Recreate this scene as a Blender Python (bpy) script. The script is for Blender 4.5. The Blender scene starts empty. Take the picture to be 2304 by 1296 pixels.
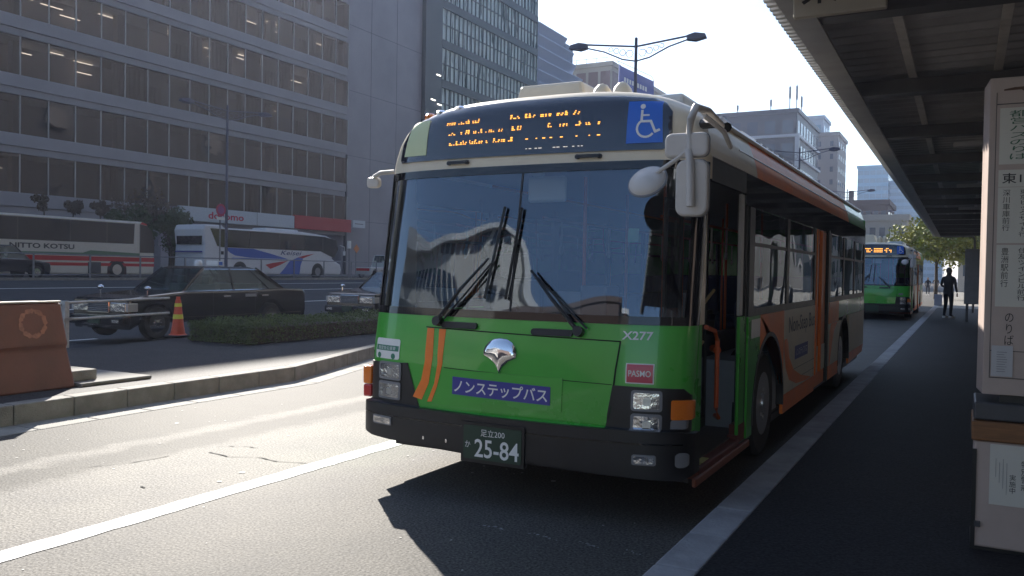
import bpy, bmesh, math, random
from mathutils import Vector, Matrix
random.seed(7)
R = math.radians
scene = bpy.context.scene
COL = scene.collection

# ------------------------------------------------------------ camera
CX, CY, CZ = 2.7651, -5.2328, 1.6243
YAW, PIT, ROLL, FPX = 0.4911, -0.020655, 0.016617, 1900.0
cam_d = bpy.data.cameras.new('camera'); cam = bpy.data.objects.new('camera', cam_d); COL.objects.link(cam)
fw = Vector((-math.sin(YAW)*math.cos(PIT), math.cos(YAW)*math.cos(PIT), math.sin(PIT)))
rt0 = Vector((math.cos(YAW), math.sin(YAW), 0)); up0 = rt0.cross(fw)
cr, sr = math.cos(ROLL), math.sin(ROLL)
rt = rt0*cr + up0*sr; up = up0*cr - rt0*sr
cam.matrix_world = Matrix(((rt.x, up.x, -fw.x, CX), (rt.y, up.y, -fw.y, CY), (rt.z, up.z, -fw.z, CZ), (0, 0, 0, 1)))
cam_d.sensor_width = 36.0; cam_d.lens = 36.0*FPX/2304.0
cam_d.clip_start = 0.05; cam_d.clip_end = 4000
scene.camera = cam

# ------------------------------------------------------------ light
SUN_EL, SUN_AZ = R(31), R(-46)
world = bpy.data.worlds.new("World"); scene.world = world; world.use_nodes = True
wn = world.node_tree; bg = wn.nodes['Background']
sky = wn.nodes.new('ShaderNodeTexSky'); sky.sky_type = 'NISHITA'; sky.sun_disc = False
sky.sun_elevation = SUN_EL; sky.sun_rotation = SUN_AZ % (2*math.pi); sky.air_density = 1.0; sky.dust_density = 0.5; sky.ozone_density = 1.6
wn.links.new(sky.outputs[0], bg.inputs[0]); bg.inputs[1].default_value = 0.092
sun_d = bpy.data.lights.new('sun', 'SUN'); sun = bpy.data.objects.new('sun', sun_d); COL.objects.link(sun)
sun_d.energy = 4.4; sun_d.angle = R(0.5); sun_d.color = (1.0, 0.94, 0.85)
sv = Vector((math.sin(SUN_AZ)*math.cos(SUN_EL), math.cos(SUN_AZ)*math.cos(SUN_EL), math.sin(SUN_EL)))
sun.rotation_euler = sv.to_track_quat('Z', 'Y').to_euler()
sun.location = (0, 0, 60)
scene.view_settings.view_transform = 'Standard'; scene.view_settings.look = 'None'
scene.view_settings.exposure = 1.40; scene.view_settings.gamma = 1
scene.render.engine = 'CYCLES'
scene.cycles.max_bounces = 8; scene.cycles.transparent_max_bounces = 16
scene.cycles.use_denoising = True
scene.cycles.volume_bounces = 0
HAZE_D = 0.0006

# ------------------------------------------------------------ materials
MATS = {}
def mat(name, col, rough=0.6, metal=0.0, var=0.0, scale=6.0, bump=0.0, bscale=40.0, spec=0.5, coat=0.0, emit=None, estr=0.0, stretch=(1, 1, 1), col2=None):
    if name in MATS: return MATS[name]
    m = bpy.data.materials.new(name); m.use_nodes = True; nt = m.node_tree; N = nt.nodes; L = nt.links
    b = N['Principled BSDF']
    b.inputs['Base Color'].default_value = (*col, 1); b.inputs['Roughness'].default_value = rough
    b.inputs['Metallic'].default_value = metal; b.inputs['Specular IOR Level'].default_value = spec
    b.inputs['Coat Weight'].default_value = coat; b.inputs['Coat Roughness'].default_value = 0.06
    if emit: b.inputs['Emission Color'].default_value = (*emit, 1); b.inputs['Emission Strength'].default_value = estr
    if var or bump or col2:
        tc = N.new('ShaderNodeTexCoord'); mp = N.new('ShaderNodeMapping'); mp.inputs['Scale'].default_value = stretch
        L.new(tc.outputs['Object'], mp.inputs['Vector'])
    if var or col2:
        no = N.new('ShaderNodeTexNoise'); no.inputs['Scale'].default_value = scale; no.inputs['Detail'].default_value = 6
        no.inputs['Roughness'].default_value = 0.6
        L.new(mp.outputs[0], no.inputs['Vector'])
        rp = N.new('ShaderNodeValToRGB')
        lo = tuple(max(0, c*(1-var)) for c in col); hi = tuple(min(1, c*(1+var)) for c in col)
        if col2: lo, hi = col, col2
        rp.color_ramp.elements[0].position = 0.32; rp.color_ramp.elements[1].position = 0.68
        rp.color_ramp.elements[0].color = (*lo, 1); rp.color_ramp.elements[1].color = (*hi, 1)
        L.new(no.outputs['Fac'], rp.inputs[0]); L.new(rp.outputs[0], b.inputs['Base Color'])
        mr = N.new('ShaderNodeMapRange'); mr.inputs[3].default_value = max(0.02, rough-0.08); mr.inputs[4].default_value = min(1, rough+0.1)
        if rough > 0.15:
            L.new(no.outputs['Fac'], mr.inputs[0]); L.new(mr.outputs[0], b.inputs['Roughness'])
    if bump:
        n2 = N.new('ShaderNodeTexNoise'); n2.inputs['Scale'].default_value = bscale; n2.inputs['Detail'].default_value = 4
        L.new(mp.outputs[0], n2.inputs['Vector'])
        bp = N.new('ShaderNodeBump'); bp.inputs['Strength'].default_value = bump; bp.inputs['Distance'].default_value = 0.02
        L.new(n2.outputs['Fac'], bp.inputs['Height']); L.new(bp.outputs[0], b.inputs['Normal'])
    MATS[name] = m; return m

def glass(name, tint=(0.6, 0.65, 0.7), refl=0.04, ior=1.5, wav=0.0, gcol=(1, 1, 1), base=None, opac=0.0):
    """thin sheet of glass: clear or tinted, reflecting by angle"""
    if name in MATS: return MATS[name]
    m = bpy.data.materials.new(name); m.use_nodes = True; nt = m.node_tree; N = nt.nodes; L = nt.links
    N.remove(N['Principled BSDF']); out = N['Material Output']
    tr = N.new('ShaderNodeBsdfTransparent'); tr.inputs[0].default_value = (*tint, 1)
    gl = N.new('ShaderNodeBsdfGlossy'); gl.inputs['Roughness'].default_value = 0.015; gl.inputs[0].default_value = (*gcol, 1)
    fr = N.new('ShaderNodeFresnel'); fr.inputs[0].default_value = ior
    ad = N.new('ShaderNodeMath'); ad.operation = 'ADD'; ad.inputs[1].default_value = refl; ad.use_clamp = True
    L.new(fr.outputs[0], ad.inputs[0])
    mx = N.new('ShaderNodeMixShader'); L.new(ad.outputs[0], mx.inputs[0])
    src = tr
    if base:
        df = N.new('ShaderNodeBsdfDiffuse'); df.inputs[0].default_value = (*base, 1)
        m2 = N.new('ShaderNodeMixShader'); m2.inputs[0].default_value = opac
        L.new(tr.outputs[0], m2.inputs[1]); L.new(df.outputs[0], m2.inputs[2]); src = m2
    L.new(src.outputs[0], mx.inputs[1]); L.new(gl.outputs[0], mx.inputs[2]); L.new(mx.outputs[0], out.inputs[0])
    if wav:
        tc = N.new('ShaderNodeTexCoord'); no = N.new('ShaderNodeTexNoise'); no.inputs['Scale'].default_value = 0.9
        no.inputs['Detail'].default_value = 1
        L.new(tc.outputs['Object'], no.inputs['Vector']); bp = N.new('ShaderNodeBump'); bp.inputs['Strength'].default_value = wav
        bp.inputs['Distance'].default_value = 0.3
        L.new(no.outputs['Fac'], bp.inputs['Height']); L.new(bp.outputs[0], gl.inputs['Normal'])
    MATS[name] = m; return m

def asphalt(name, base, bands=None, spec=0.16):
    """worn asphalt; bands = list of (x position, factor) steps across the street"""
    m = bpy.data.materials.new(name); m.use_nodes = True; nt = m.node_tree; N = nt.nodes; L = nt.links
    b = N['Principled BSDF']; tc = N.new('ShaderNodeTexCoord')
    n1 = N.new('ShaderNodeTexNoise'); n1.inputs['Scale'].default_value = 62; n1.inputs['Detail'].default_value = 5
    v1 = N.new('ShaderNodeTexVoronoi'); v1.inputs['Scale'].default_value = 42
    n2 = N.new('ShaderNodeTexNoise'); n2.inputs['Scale'].default_value = 1.1; n2.inputs['Detail'].default_value = 8; n2.inputs['Roughness'].default_value = 0.65
    for n in (n1, v1, n2): L.new(tc.outputs['Object'], n.inputs['Vector'])
    r1 = N.new('ShaderNodeValToRGB'); r1.color_ramp.elements[0].position = 0.3; r1.color_ramp.elements[1].position = 0.75
    lo = tuple(c*0.35 for c in base); hi = tuple(min(1, c*1.9) for c in base)
    r1.color_ramp.elements[0].color = (*lo, 1); r1.color_ramp.elements[1].color = (*hi, 1)
    L.new(n1.outputs['Fac'], r1.inputs[0])
    # pale stones showing in the surface
    r3 = N.new('ShaderNodeValToRGB'); r3.color_ramp.elements[0].position = 0.12; r3.color_ramp.elements[1].position = 0.3
    r3.color_ramp.elements[0].color = (1, 1, 1, 1); r3.color_ramp.elements[1].color = (0, 0, 0, 1)
    L.new(v1.outputs['Distance'], r3.inputs[0])
    mxs = N.new('ShaderNodeMixRGB'); mxs.blend_type = 'MIX'; mxs.inputs[2].default_value = (*[min(1, c*2.2) for c in base], 1)
    mf = N.new('ShaderNodeMath'); mf.operation = 'MULTIPLY'; mf.inputs[1].default_value = 0.6
    L.new(r3.outputs[0], mf.inputs[0]); L.new(mf.outputs[0], mxs.inputs[0]); L.new(r1.outputs[0], mxs.inputs[1])
    r2 = N.new('ShaderNodeValToRGB'); r2.color_ramp.elements[0].position = 0.3; r2.color_ramp.elements[1].position = 0.7
    r2.color_ramp.elements[0].color = (0.78, 0.78, 0.8, 1); r2.color_ramp.elements[1].color = (1.14, 1.12, 1.08, 1)
    L.new(n2.outputs['Fac'], r2.inputs[0])
    mu = N.new('ShaderNodeMixRGB'); mu.blend_type = 'MULTIPLY'; mu.inputs[0].default_value = 1
    L.new(mxs.outputs[0], mu.inputs[1]); L.new(r2.outputs[0], mu.inputs[2])
    last = mu
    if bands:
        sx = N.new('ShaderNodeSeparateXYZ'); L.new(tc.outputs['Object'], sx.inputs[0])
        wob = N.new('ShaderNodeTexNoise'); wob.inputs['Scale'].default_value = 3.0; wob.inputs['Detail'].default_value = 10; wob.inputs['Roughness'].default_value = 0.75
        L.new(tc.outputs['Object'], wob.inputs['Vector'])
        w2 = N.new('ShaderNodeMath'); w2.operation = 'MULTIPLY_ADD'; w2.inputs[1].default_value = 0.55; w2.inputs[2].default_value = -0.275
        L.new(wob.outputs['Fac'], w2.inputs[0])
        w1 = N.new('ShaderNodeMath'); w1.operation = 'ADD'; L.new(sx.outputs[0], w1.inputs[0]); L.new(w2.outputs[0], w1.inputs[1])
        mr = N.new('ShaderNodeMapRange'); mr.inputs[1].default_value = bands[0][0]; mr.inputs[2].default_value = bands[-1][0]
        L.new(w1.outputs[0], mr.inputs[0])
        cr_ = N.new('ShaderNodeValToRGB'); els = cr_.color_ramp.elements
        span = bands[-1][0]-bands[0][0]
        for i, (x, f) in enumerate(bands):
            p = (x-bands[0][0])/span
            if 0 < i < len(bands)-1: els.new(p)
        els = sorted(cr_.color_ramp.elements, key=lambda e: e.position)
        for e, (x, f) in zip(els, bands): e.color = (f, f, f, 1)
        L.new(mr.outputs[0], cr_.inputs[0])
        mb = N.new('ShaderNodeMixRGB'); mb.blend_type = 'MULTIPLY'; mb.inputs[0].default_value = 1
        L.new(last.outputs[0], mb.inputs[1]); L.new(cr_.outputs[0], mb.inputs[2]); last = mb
    L.new(last.outputs[0], b.inputs['Base Color'])
    b.inputs['Roughness'].default_value = 0.72; b.inputs['Specular IOR Level'].default_value = spec
    bp = N.new('ShaderNodeBump'); bp.inputs['Strength'].default_value = 0.3; bp.inputs['Distance'].default_value = 0.006
    L.new(n1.outputs['Fac'], bp.inputs['Height'])
    bp2 = N.new('ShaderNodeBump'); bp2.inputs['Strength'].default_value = 0.35; bp2.inputs['Distance'].default_value = 0.006; bp2.invert = True
    L.new(v1.outputs['Distance'], bp2.inputs['Height']); L.new(bp.outputs[0], bp2.inputs['Normal'])
    L.new(bp2.outputs[0], b.inputs['Normal'])
    MATS[name] = m; return m

GREEN = mat('bus green paint', (0.055, 0.40, 0.04), 0.28, coat=0.5, var=0.07, scale=2.2)
CREAM = mat('bus cream paint', (0.72, 0.63, 0.47), 0.42, coat=0.12, var=0.06, scale=3)
ORANGE = mat('bus orange paint', (0.90, 0.21, 0.02), 0.42, coat=0.1, var=0.08, scale=3)
BLACK = mat('black plastic', (0.012, 0.012, 0.014), 0.4, var=0.2, scale=8)
GLOSSBLK = mat('gloss black', (0.006, 0.006, 0.008), 0.06, coat=0.3)
DISP = mat('display glass', (0.012, 0.016, 0.03), 0.04, spec=0.8, coat=0.5)
RUBBER = mat('tyre rubber', (0.018, 0.018, 0.019), 0.8, var=0.25, scale=20, bump=0.2)
CHROME = mat('chrome', (0.8, 0.8, 0.82), 0.08, 1.0)
STEEL = mat('brushed steel', (0.52, 0.53, 0.55), 0.32, 1.0, var=0.15, scale=30)
WHITE = mat('white marking', (0.82, 0.82, 0.80), 0.5, var=0.06)
DARKGREY = mat('dark grey metal', (0.06, 0.06, 0.068), 0.45, var=0.15)
MIDGREY = mat('mid grey plastic', (0.22, 0.22, 0.23), 0.5, var=0.1)
MIRRORBACK = mat('pale mirror shell', (0.60, 0.56, 0.52), 0.4, var=0.05)
LENSG = mat('lamp reflector', (0.75, 0.76, 0.78), 0.16, 1.0, bump=0.5, bscale=13)
AMBER = mat('amber lens', (0.85, 0.20, 0.01), 0.15, coat=0.8, bump=0.3, bscale=60)
REDL = mat('red lens', (0.55, 0.02, 0.02), 0.15, coat=0.8)
LED = mat('amber display', (0.1, 0.04, 0.0), 0.5, emit=(1.0, 0.40, 0.06), estr=1.15)
LEDW = mat('pale display', (0.1, 0.1, 0.1), 0.5, emit=(1.0, 0.85, 0.7), estr=0.45)
BLUE = mat('sign blue', (0.012, 0.13, 0.62), 0.3, coat=0.4)
NAVY = mat('label navy', (0.035, 0.04, 0.30), 0.35, coat=0.3)
PASM = mat('sticker pink red', (0.55, 0.04, 0.08), 0.35, coat=0.3)
POSTER = mat('pale yellow poster', (0.66, 0.72, 0.42), 0.5, var=0.03)
PLATE = mat('number plate green', (0.012, 0.045, 0.028), 0.4)
LETTER = mat('white lettering', (0.80, 0.80, 0.78), 0.45)
SEAT = mat('seat blue fabric', (0.014, 0.028, 0.08), 0.9, var=0.2, scale=40)
INTER = mat('interior panel', (0.30, 0.31, 0.32), 0.6, var=0.06)
FLOORI = mat('interior floor', (0.07, 0.06, 0.055), 0.6, var=0.2)
RAIL = mat('orange handrail', (0.62, 0.10, 0.015), 0.35, coat=0.3)
REDSTEP = mat('dark red step', (0.12, 0.025, 0.018), 0.6, var=0.2)
WSG = glass('windscreen glass', (0.74, 0.78, 0.80), 0.105, 1.5, wav=0.11, gcol=(0.64, 0.75, 0.90))
SIDEG = glass('side window glass', (0.40, 0.41, 0.42), 0.0, 1.4, wav=0.08, gcol=(.8, .85, .9))
CONC = mat('kerb concrete', (0.25, 0.235, 0.21), 0.8, var=0.22, scale=5, bump=0.4, bscale=70)
CONCL = mat('pale concrete', (0.25, 0.24, 0.215), 0.8, var=0.18, scale=4, bump=0.3, bscale=60)

# ------------------------------------------------------------ mesh helpers
class MB:
    def __init__(s): s.v = []; s.f = []; s.m = []
    def add(s, vs, fs, mi=0):
        o = len(s.v); s.v += [tuple(p) for p in vs]; s.f += [tuple(i+o for i in f) for f in fs]; s.m += [mi]*len(fs)
    def box(s, x0, x1, y0, y1, z0, z1, mi=0):
        s.add([(x0, y0, z0), (x1, y0, z0), (x1, y1, z0), (x0, y1, z0), (x0, y0, z1), (x1, y0, z1), (x1, y1, z1), (x0, y1, z1)],
              [(0, 3, 2, 1), (4, 5, 6, 7), (0, 1, 5, 4), (1, 2, 6, 5), (2, 3, 7, 6), (3, 0, 4, 7)], mi)
    def prism(s, poly, axis, a0, a1, mi=0):
        n = len(poly)
        f = {'x': lambda p, a: (a, p[0], p[1]), 'y': lambda p, a: (p[0], a, p[1]), 'z': lambda p, a: (p[0], p[1], a)}[axis]
        vs = [f(p, a0) for p in poly] + [f(p, a1) for p in poly]
        fs = [tuple(range(n))[::-1], tuple(range(n, 2*n))] + [(i, (i+1) % n, n+(i+1) % n, n+i) for i in range(n)]
        s.add(vs, fs, mi)
    def tube(s, pts, r, n=8, mi=0, r1=None):
        pts = [Vector(p) for p in pts]; rings = []; k = len(pts)
        for i, p in enumerate(pts):
            d = (pts[min(i+1, k-1)]-pts[max(i-1, 0)]).normalized()
            a = d.orthogonal().normalized() if abs(d.z) > .99 else d.cross(Vector((0, 0, 1))).normalized()
            b = d.cross(a); rr = r if r1 is None else r+(r1-r)*i/(k-1)
            rings.append([p+(a*math.cos(t)+b*math.sin(t))*rr for t in [2*math.pi*j/n for j in range(n)]])
        vs = [q for rg in rings for q in rg]
        fs = [(i*n+j, i*n+(j+1) % n, (i+1)*n+(j+1) % n, (i+1)*n+j) for i in range(k-1) for j in range(n)]
        fs += [tuple(range(n))[::-1], tuple(range((k-1)*n, k*n))]
        s.add(vs, fs, mi)
    def lathe(s, prof, origin, axis='x', n=28, mi=0):
        """prof = list of (radius, distance along axis)"""
        o = Vector(origin); vs = []
        for r, a in prof:
            for j in range(n):
                t = 2*math.pi*j/n; c, q = r*math.cos(t), r*math.sin(t)
                vs.append(o+Vector({'x': (a, c, q), 'y': (c, a, q), 'z': (c, q, a)}[axis]))
        k = len(prof)
        fs = [(i*n+j, i*n+(j+1) % n, (i+1)*n+(j+1) % n, (i+1)*n+j) for i in range(k-1) for j in range(n)]
        if prof[0][0] > 1e-4: fs.append(tuple(range(n))[::-1])
        if prof[-1][0] > 1e-4: fs.append(tuple(range((k-1)*n, k*n)))
        s.add(vs, fs, mi)
    def ball(s, c, rx, ry, rz, n=12, mi=0):
        c = Vector(c); vs = []; m = n//2
        for i in range(1, m):
            p = math.pi*i/m
            for j in range(n):
                t = 2*math.pi*j/n; vs.append(c+Vector((rx*math.sin(p)*math.cos(t), ry*math.sin(p)*math.sin(t), rz*math.cos(p))))
        vs += [c+Vector((0, 0, rz)), c-Vector((0, 0, rz))]
        fs = [(i*n+j, i*n+(j+1) % n, (i+1)*n+(j+1) % n, (i+1)*n+j) for i in range(m-2) for j in range(n)]
        T, B = len(vs)-2, len(vs)-1
        fs += [(T, (j+1) % n, j) for j in range(n)] + [(B, (m-2)*n+j, (m-2)*n+(j+1) % n) for j in range(n)]
        s.add(vs, fs, mi)
    def build(s, name, mats, parent=None, smooth=False, bevel=0.0, fix=True):
        me = bpy.data.meshes.new(name); me.from_pydata(s.v, [], s.f)
        for m in (mats if isinstance(mats, (list, tuple)) else [mats]): me.materials.append(m)
        for p, i in zip(me.polygons, s.m): p.material_index = i
        if fix:
            bm = bmesh.new(); bm.from_mesh(me); bmesh.ops.recalc_face_normals(bm, faces=bm.faces); bm.to_mesh(me); bm.free()
        return link(name, me, parent, smooth, bevel)

def link(name, me, parent=None, smooth=False, bevel=0.0):
    o = bpy.data.objects.new(name, me); COL.objects.link(o)
    if smooth:
        for p in me.polygons: p.use_smooth = True
        try:
            for e in me.edges: pass
            me.set_sharp_from_angle(angle=R(38))
        except Exception: pass
    if bevel:
        b = o.modifiers.new('bevel', 'BEVEL'); b.width = bevel; b.segments = 2; b.limit_method = 'ANGLE'; b.angle_limit = R(40)
    if parent: o.parent = parent
    return o
def thing(name, label, cat, loc=(0, 0, 0), rz=0.0, group=None):
    o = bpy.data.objects.new(name, None); COL.objects.link(o); o.location = loc; o.rotation_euler = (0, 0, rz)
    o['label'] = label; o['category'] = cat
    if group: o['group'] = group
    return o
def tag(o, label, cat, group=None):
    o['label'] = label; o['category'] = cat
    if group: o['group'] = group
    return o
def struct(o, kind='structure'): o['kind'] = kind; return o
def dup(root, loc, label, rz=None):
    r = root.copy(); COL.objects.link(r); r.location = loc; r['label'] = label
    if rz is not None: r.rotation_euler = (0, 0, rz)
    for ch in root.children:
        c = ch.copy(); COL.objects.link(c); c.parent = r
        for g in ch.children:
            d = g.copy(); COL.objects.link(d); d.parent = c
    return r
def arc(cy, cz, r, a0, a1, n=14):
    return [(cy+r*math.cos(R(a0+(a1-a0)*i/n)), cz+r*math.sin(R(a0+(a1-a0)*i/n))) for i in range(n+1)]
def rrect(x0, x1, z0, z1, r, n=4):
    p = []
    for cx, cz, a in ((x1-r, z1-r, 0), (x0+r, z1-r, 90), (x0+r, z0+r, 180), (x1-r, z0+r, 270)):
        p += [(cx+r*math.cos(R(a+90*i/n)), cz+r*math.sin(R(a+90*i/n))) for i in range(n+1)]
    return p
def textmesh(body, w=None, h=None, shear=0.0, bold=0.0, line=1.0):
    """lettering as 2D points + faces, centred on 0,0 and fitted to w x h"""
    cu = bpy.data.curves.new('lettering', 'FONT'); cu.body = body; cu.align_x = 'CENTER'; cu.shear = shear; cu.offset = bold
    cu.space_line = line; cu.resolution_u = 3
    o = bpy.data.objects.new('lettering', cu); COL.objects.link(o)
    dg = bpy.context.evaluated_depsgraph_get(); me = bpy.data.meshes.new_from_object(o.evaluated_get(dg))
    pts = [(v.co.x, v.co.y) for v in me.vertices]; fs = [tuple(p.vertices) for p in me.polygons]
    bpy.data.objects.remove(o); bpy.data.curves.remove(cu); bpy.data.meshes.remove(me)
    if not pts: return [], []
    x0, x1 = min(p[0] for p in pts), max(p[0] for p in pts); y0, y1 = min(p[1] for p in pts), max(p[1] for p in pts)
    sx = w/(x1-x0) if w else None; sy = h/(y1-y0) if h else sx
    if sx is None: sx = sy
    return [((x-(x0+x1)/2)*sx, (y-(y0+y1)/2)*sy) for x, y in pts], fs
def text_obj(name, body, fn, m, parent, w=None, h=None, **k):
    pts, fs = textmesh(body, w, h, **k)
    mb = MB(); mb.add([fn(p) for p in pts], fs); return mb.build(name, m, parent, fix=False)

# ------------------------------------------------------------ ground and roads
def gz(x): return 0.0 if x > -14 else (0.9*min(1, (-14-x)/16.0))
mb = MB()
xs = [-600, -60, -30, -26, -22, -18, -14, 0, 600]
vs = [(x, y, gz(x)-0.03) for y in (-300, 1500) for x in xs]; n = len(xs)
mb.add(vs, [(i, i+1, n+i+1, n+i) for i in range(n-1)])
struct(mb.build('ground', mat('city ground', (0.12, 0.115, 0.11), 0.9, var=0.2, scale=0.3)))
ASPH = asphalt('worn asphalt', (0.155, 0.147, 0.134), [(-8, 0.40), (-5.2, 0.42), (-3.98, 0.46), (-3.86, 1.05), (-3.74, 1.0), (-3.62, 0.46), (-3.3, 0.50), (-3.12, 1.15), (-2.0, 1.10), (-1.7, 0.92), (-0.9, 0.80), (0.3, 0.62), (1.5, 0.5)])  # old patches at left; lower factors near the bus deepen its shadow
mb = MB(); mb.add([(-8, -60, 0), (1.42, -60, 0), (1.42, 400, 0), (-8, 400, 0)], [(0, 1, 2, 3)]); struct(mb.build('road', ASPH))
ASPH2 = asphalt('dark asphalt', (0.05, 0.052, 0.058))
xs = [-39.5, -30, -26, -22, -18, -14, -8]; n = len(xs)
mb = MB(); mb.add([(x, y, gz(x)+(-0.004 if x > -9 else 0.0)-0.004) for y in (-80, 400) for x in xs], [(i, i+1, n+i+1, n+i) for i in range(n-1)])
struct(mb.build('far_road', ASPH2))
# lane lines
PAINT = mat('road paint', (0.34, 0.33, 0.31), 0.6, scale=26, bump=0.5, bscale=120, col2=(0.80, 0.79, 0.76))
PAINT.node_tree.nodes['Color Ramp'].color_ramp.elements[0].position = .22; PAINT.node_tree.nodes['Color Ramp'].color_ramp.elements[1].position = .44
def line_strip(name, x0, x1, y0, y1, m=PAINT, wob=0.008, step=0.12, z=0.004):
    mb = MB(); k = max(1, int((y1-y0)/step)); vs = []
    for i in range(k+1):
        y = y0+(y1-y0)*i/k; a, b = (random.uniform(-wob, wob) for _ in (0, 1)); vs += [(x0+a, y, gz(x0)+z), (x1+b, y, gz(x1)+z)]
    mb.add(vs, [(2*i, 2*i+1, 2*i+3, 2*i+2) for i in range(k)]); return struct(mb.build(name, m))
line_strip('lane_line', -1.955, -1.775, -20, 11)
line_strip('lane_line', -1.955, -1.775, 17, 90, step=0.5)
for x, y0, y1 in ((-19.6, -30, 12), (-26.6, -30, 19.4), (-19.6, 17.5, 60), (-24.4, 20, 46), (-27.8, 24, 60), (-13.8, 3.4, 6.6)):
    line_strip('lane_line', x, x+0.16, y0, y1, step=0.8)
MARK = mat('worn paint', (0.30, 0.30, 0.31), 0.7, var=0.3, scale=30)
mb = MB()
for i in range(46):
    x = 0.10+i*0.0235+random.uniform(-.01, .01)
    if int(i/7) % 2 == 1 and random.random() < .8: continue
    y = -0.62+0.02*math.sin(i*.5)+random.uniform(-.012, .012); w, h = random.uniform(.01, .03), random.uniform(.008, .02)
    mb.add([(x, y, .004), (x+w, y+.004, .004), (x+w*.8, y+h, .004), (x+.004, y+h, .004)], [(0, 1, 2, 3)])
struct(mb.build('worn_marking', MARK))
# cracks and small repair edges
mb = MB(); CR = mat('crack', (0.02, 0.02, 0.02), 0.9)
for pts in ([(-2.0, .1), (-2.25, .02), (-2.5, .06), (-2.72, -.06), (-2.98, -.02)], [(-3.14, -.3), (-3.2, -.62), (-3.34, -.9), (-3.6, -1.1)], [(-2.35, -1.0), (-2.44, -1.1), (-2.5, -1.08)], [(-3.1, .2), (-2.95, .3), (-2.75, .34)]):
    q = []
    for (a, b), (c, d) in zip(pts, pts[1:]):
        for t in (0, .25, .5, .75): q.append((a+(c-a)*t+random.uniform(-.012, .012), b+(d-b)*t+random.uniform(-.012, .012)))
    q.append(pts[-1])
    vs = []
    for x, y in q: w = random.uniform(.003, .009); vs += [(x-w, y-w, .0045), (x+w, y+w, .0045)]
    mb.add(vs, [(2*i, 2*i+1, 2*i+3, 2*i+2) for i in range(len(q)-1)])
struct(mb.build('road_crack', CR))
# trodden gum and small pale stones on the road
random.seed(9); mb = MB()
for i in range(150):
    x = random.uniform(-5.0, 1.2); y = -3.2+random.random()**1.5*11; r = random.choice((.004, .006, .008, .012)) if i > 9 else random.uniform(.015, .028); n = 7
    if -2.0 < x < -1.75: continue
    mb.add([(x+r*random.uniform(.7, 1.2)*math.cos(6.283*j/n), y+r*random.uniform(.7, 1.2)*math.sin(6.283*j/n), .0038) for j in range(n)], [tuple(range(n))])
struct(mb.build('road_speck', mat('pale speck', (.42, .41, .39), .7)), 'stuff')
# kerb line of the traffic island: inner edge (kerb face) points
KP = [(-5.35, -8), (-5.50, -1.5), (-5.58, 1.8), (-5.60, 3.9), (-6.05, 5.3), (-6.75, 7.4), (-7.15, 10), (-7.3, 14), (-7.3, 120)]
def strip(name, off0, off1, z0, z1, m, seg=None, z_side=None, pts=KP):
    mb = MB()
    for (xa, ya), (xb, yb) in zip(pts, pts[1:]):
        L = math.hypot(xb-xa, yb-ya); k = max(1, int(round(L/(seg or L)))) if L < 12 else max(1, int(L/3))
        for i in range(k):
            g = 0.004 if seg else 0
            t0, t1 = i/k+g/L, (i+1)/k-g/L
            A = (xa+(xb-xa)*t0, ya+(yb-ya)*t0); B = (xa+(xb-xa)*t1, ya+(yb-ya)*t1)
            mb.add([(A[0]+off0, A[1], z0), (A[0]+off1, A[1], z0), (B[0]+off1, B[1], z0), (B[0]+off0, B[1], z0),
                    (A[0]+off0, A[1], z1), (A[0]+off1, A[1], z1), (B[0]+off1, B[1], z1), (B[0]+off0, B[1], z1)],
                   [(0, 3, 2, 1), (4, 5, 6, 7), (0, 1, 5, 4), (1, 2, 6, 5), (2, 3, 7, 6), (3, 0, 4, 7)])
    return struct(mb.build(name, m, bevel=0.012 if seg else 0))
strip('kerb', -0.20, 0.0, -0.02, 0.205, CONC, seg=0.62)
strip('gutter', 0.002, 0.42, -0.02, 0.006, CONCL, seg=0.62)
isl = [(x-0.203, y) for x, y in KP]
mb = MB(); mb.prism(isl+[(-10.62, 120), (-10.62, 6), (-10.25, 3.4), (-10.2, -8)], 'z', -0.02, 0.2)
struct(mb.build('traffic_island', asphalt('island paving', (0.046, 0.045, 0.048))))
# platform
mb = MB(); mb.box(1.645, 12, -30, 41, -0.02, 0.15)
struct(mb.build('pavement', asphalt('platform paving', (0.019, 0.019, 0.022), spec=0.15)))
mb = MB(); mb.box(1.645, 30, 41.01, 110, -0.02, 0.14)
struct(mb.build('plaza', asphalt('sunlit plaza tone', (0.24, 0.23, 0.21))))  # paler than the platform so the colour stands in for sunlit ground
mb = MB(); y = -12.0
while y < 90: mb.box(1.415, 1.64, y+.004, y+.60, -0.02, 0.152); y += 0.604
struct(mb.build('kerb', mat('platform kerb', (0.30, 0.30, 0.31), 0.8, var=0.25, scale=3, bump=0.3), bevel=0.012))
mb = MB(); mb.box(-60, -39.5, -80, 400, .5, 1.02); struct(mb.build('sidewalk', mat('far sidewalk', (0.16, 0.15, 0.15), 0.85, var=0.1)))
mb = MB(); mb.box(-31.5, -30.9, -80, 75, .6, 1.0); struct(mb.build('median_kerb', CONC))

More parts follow.
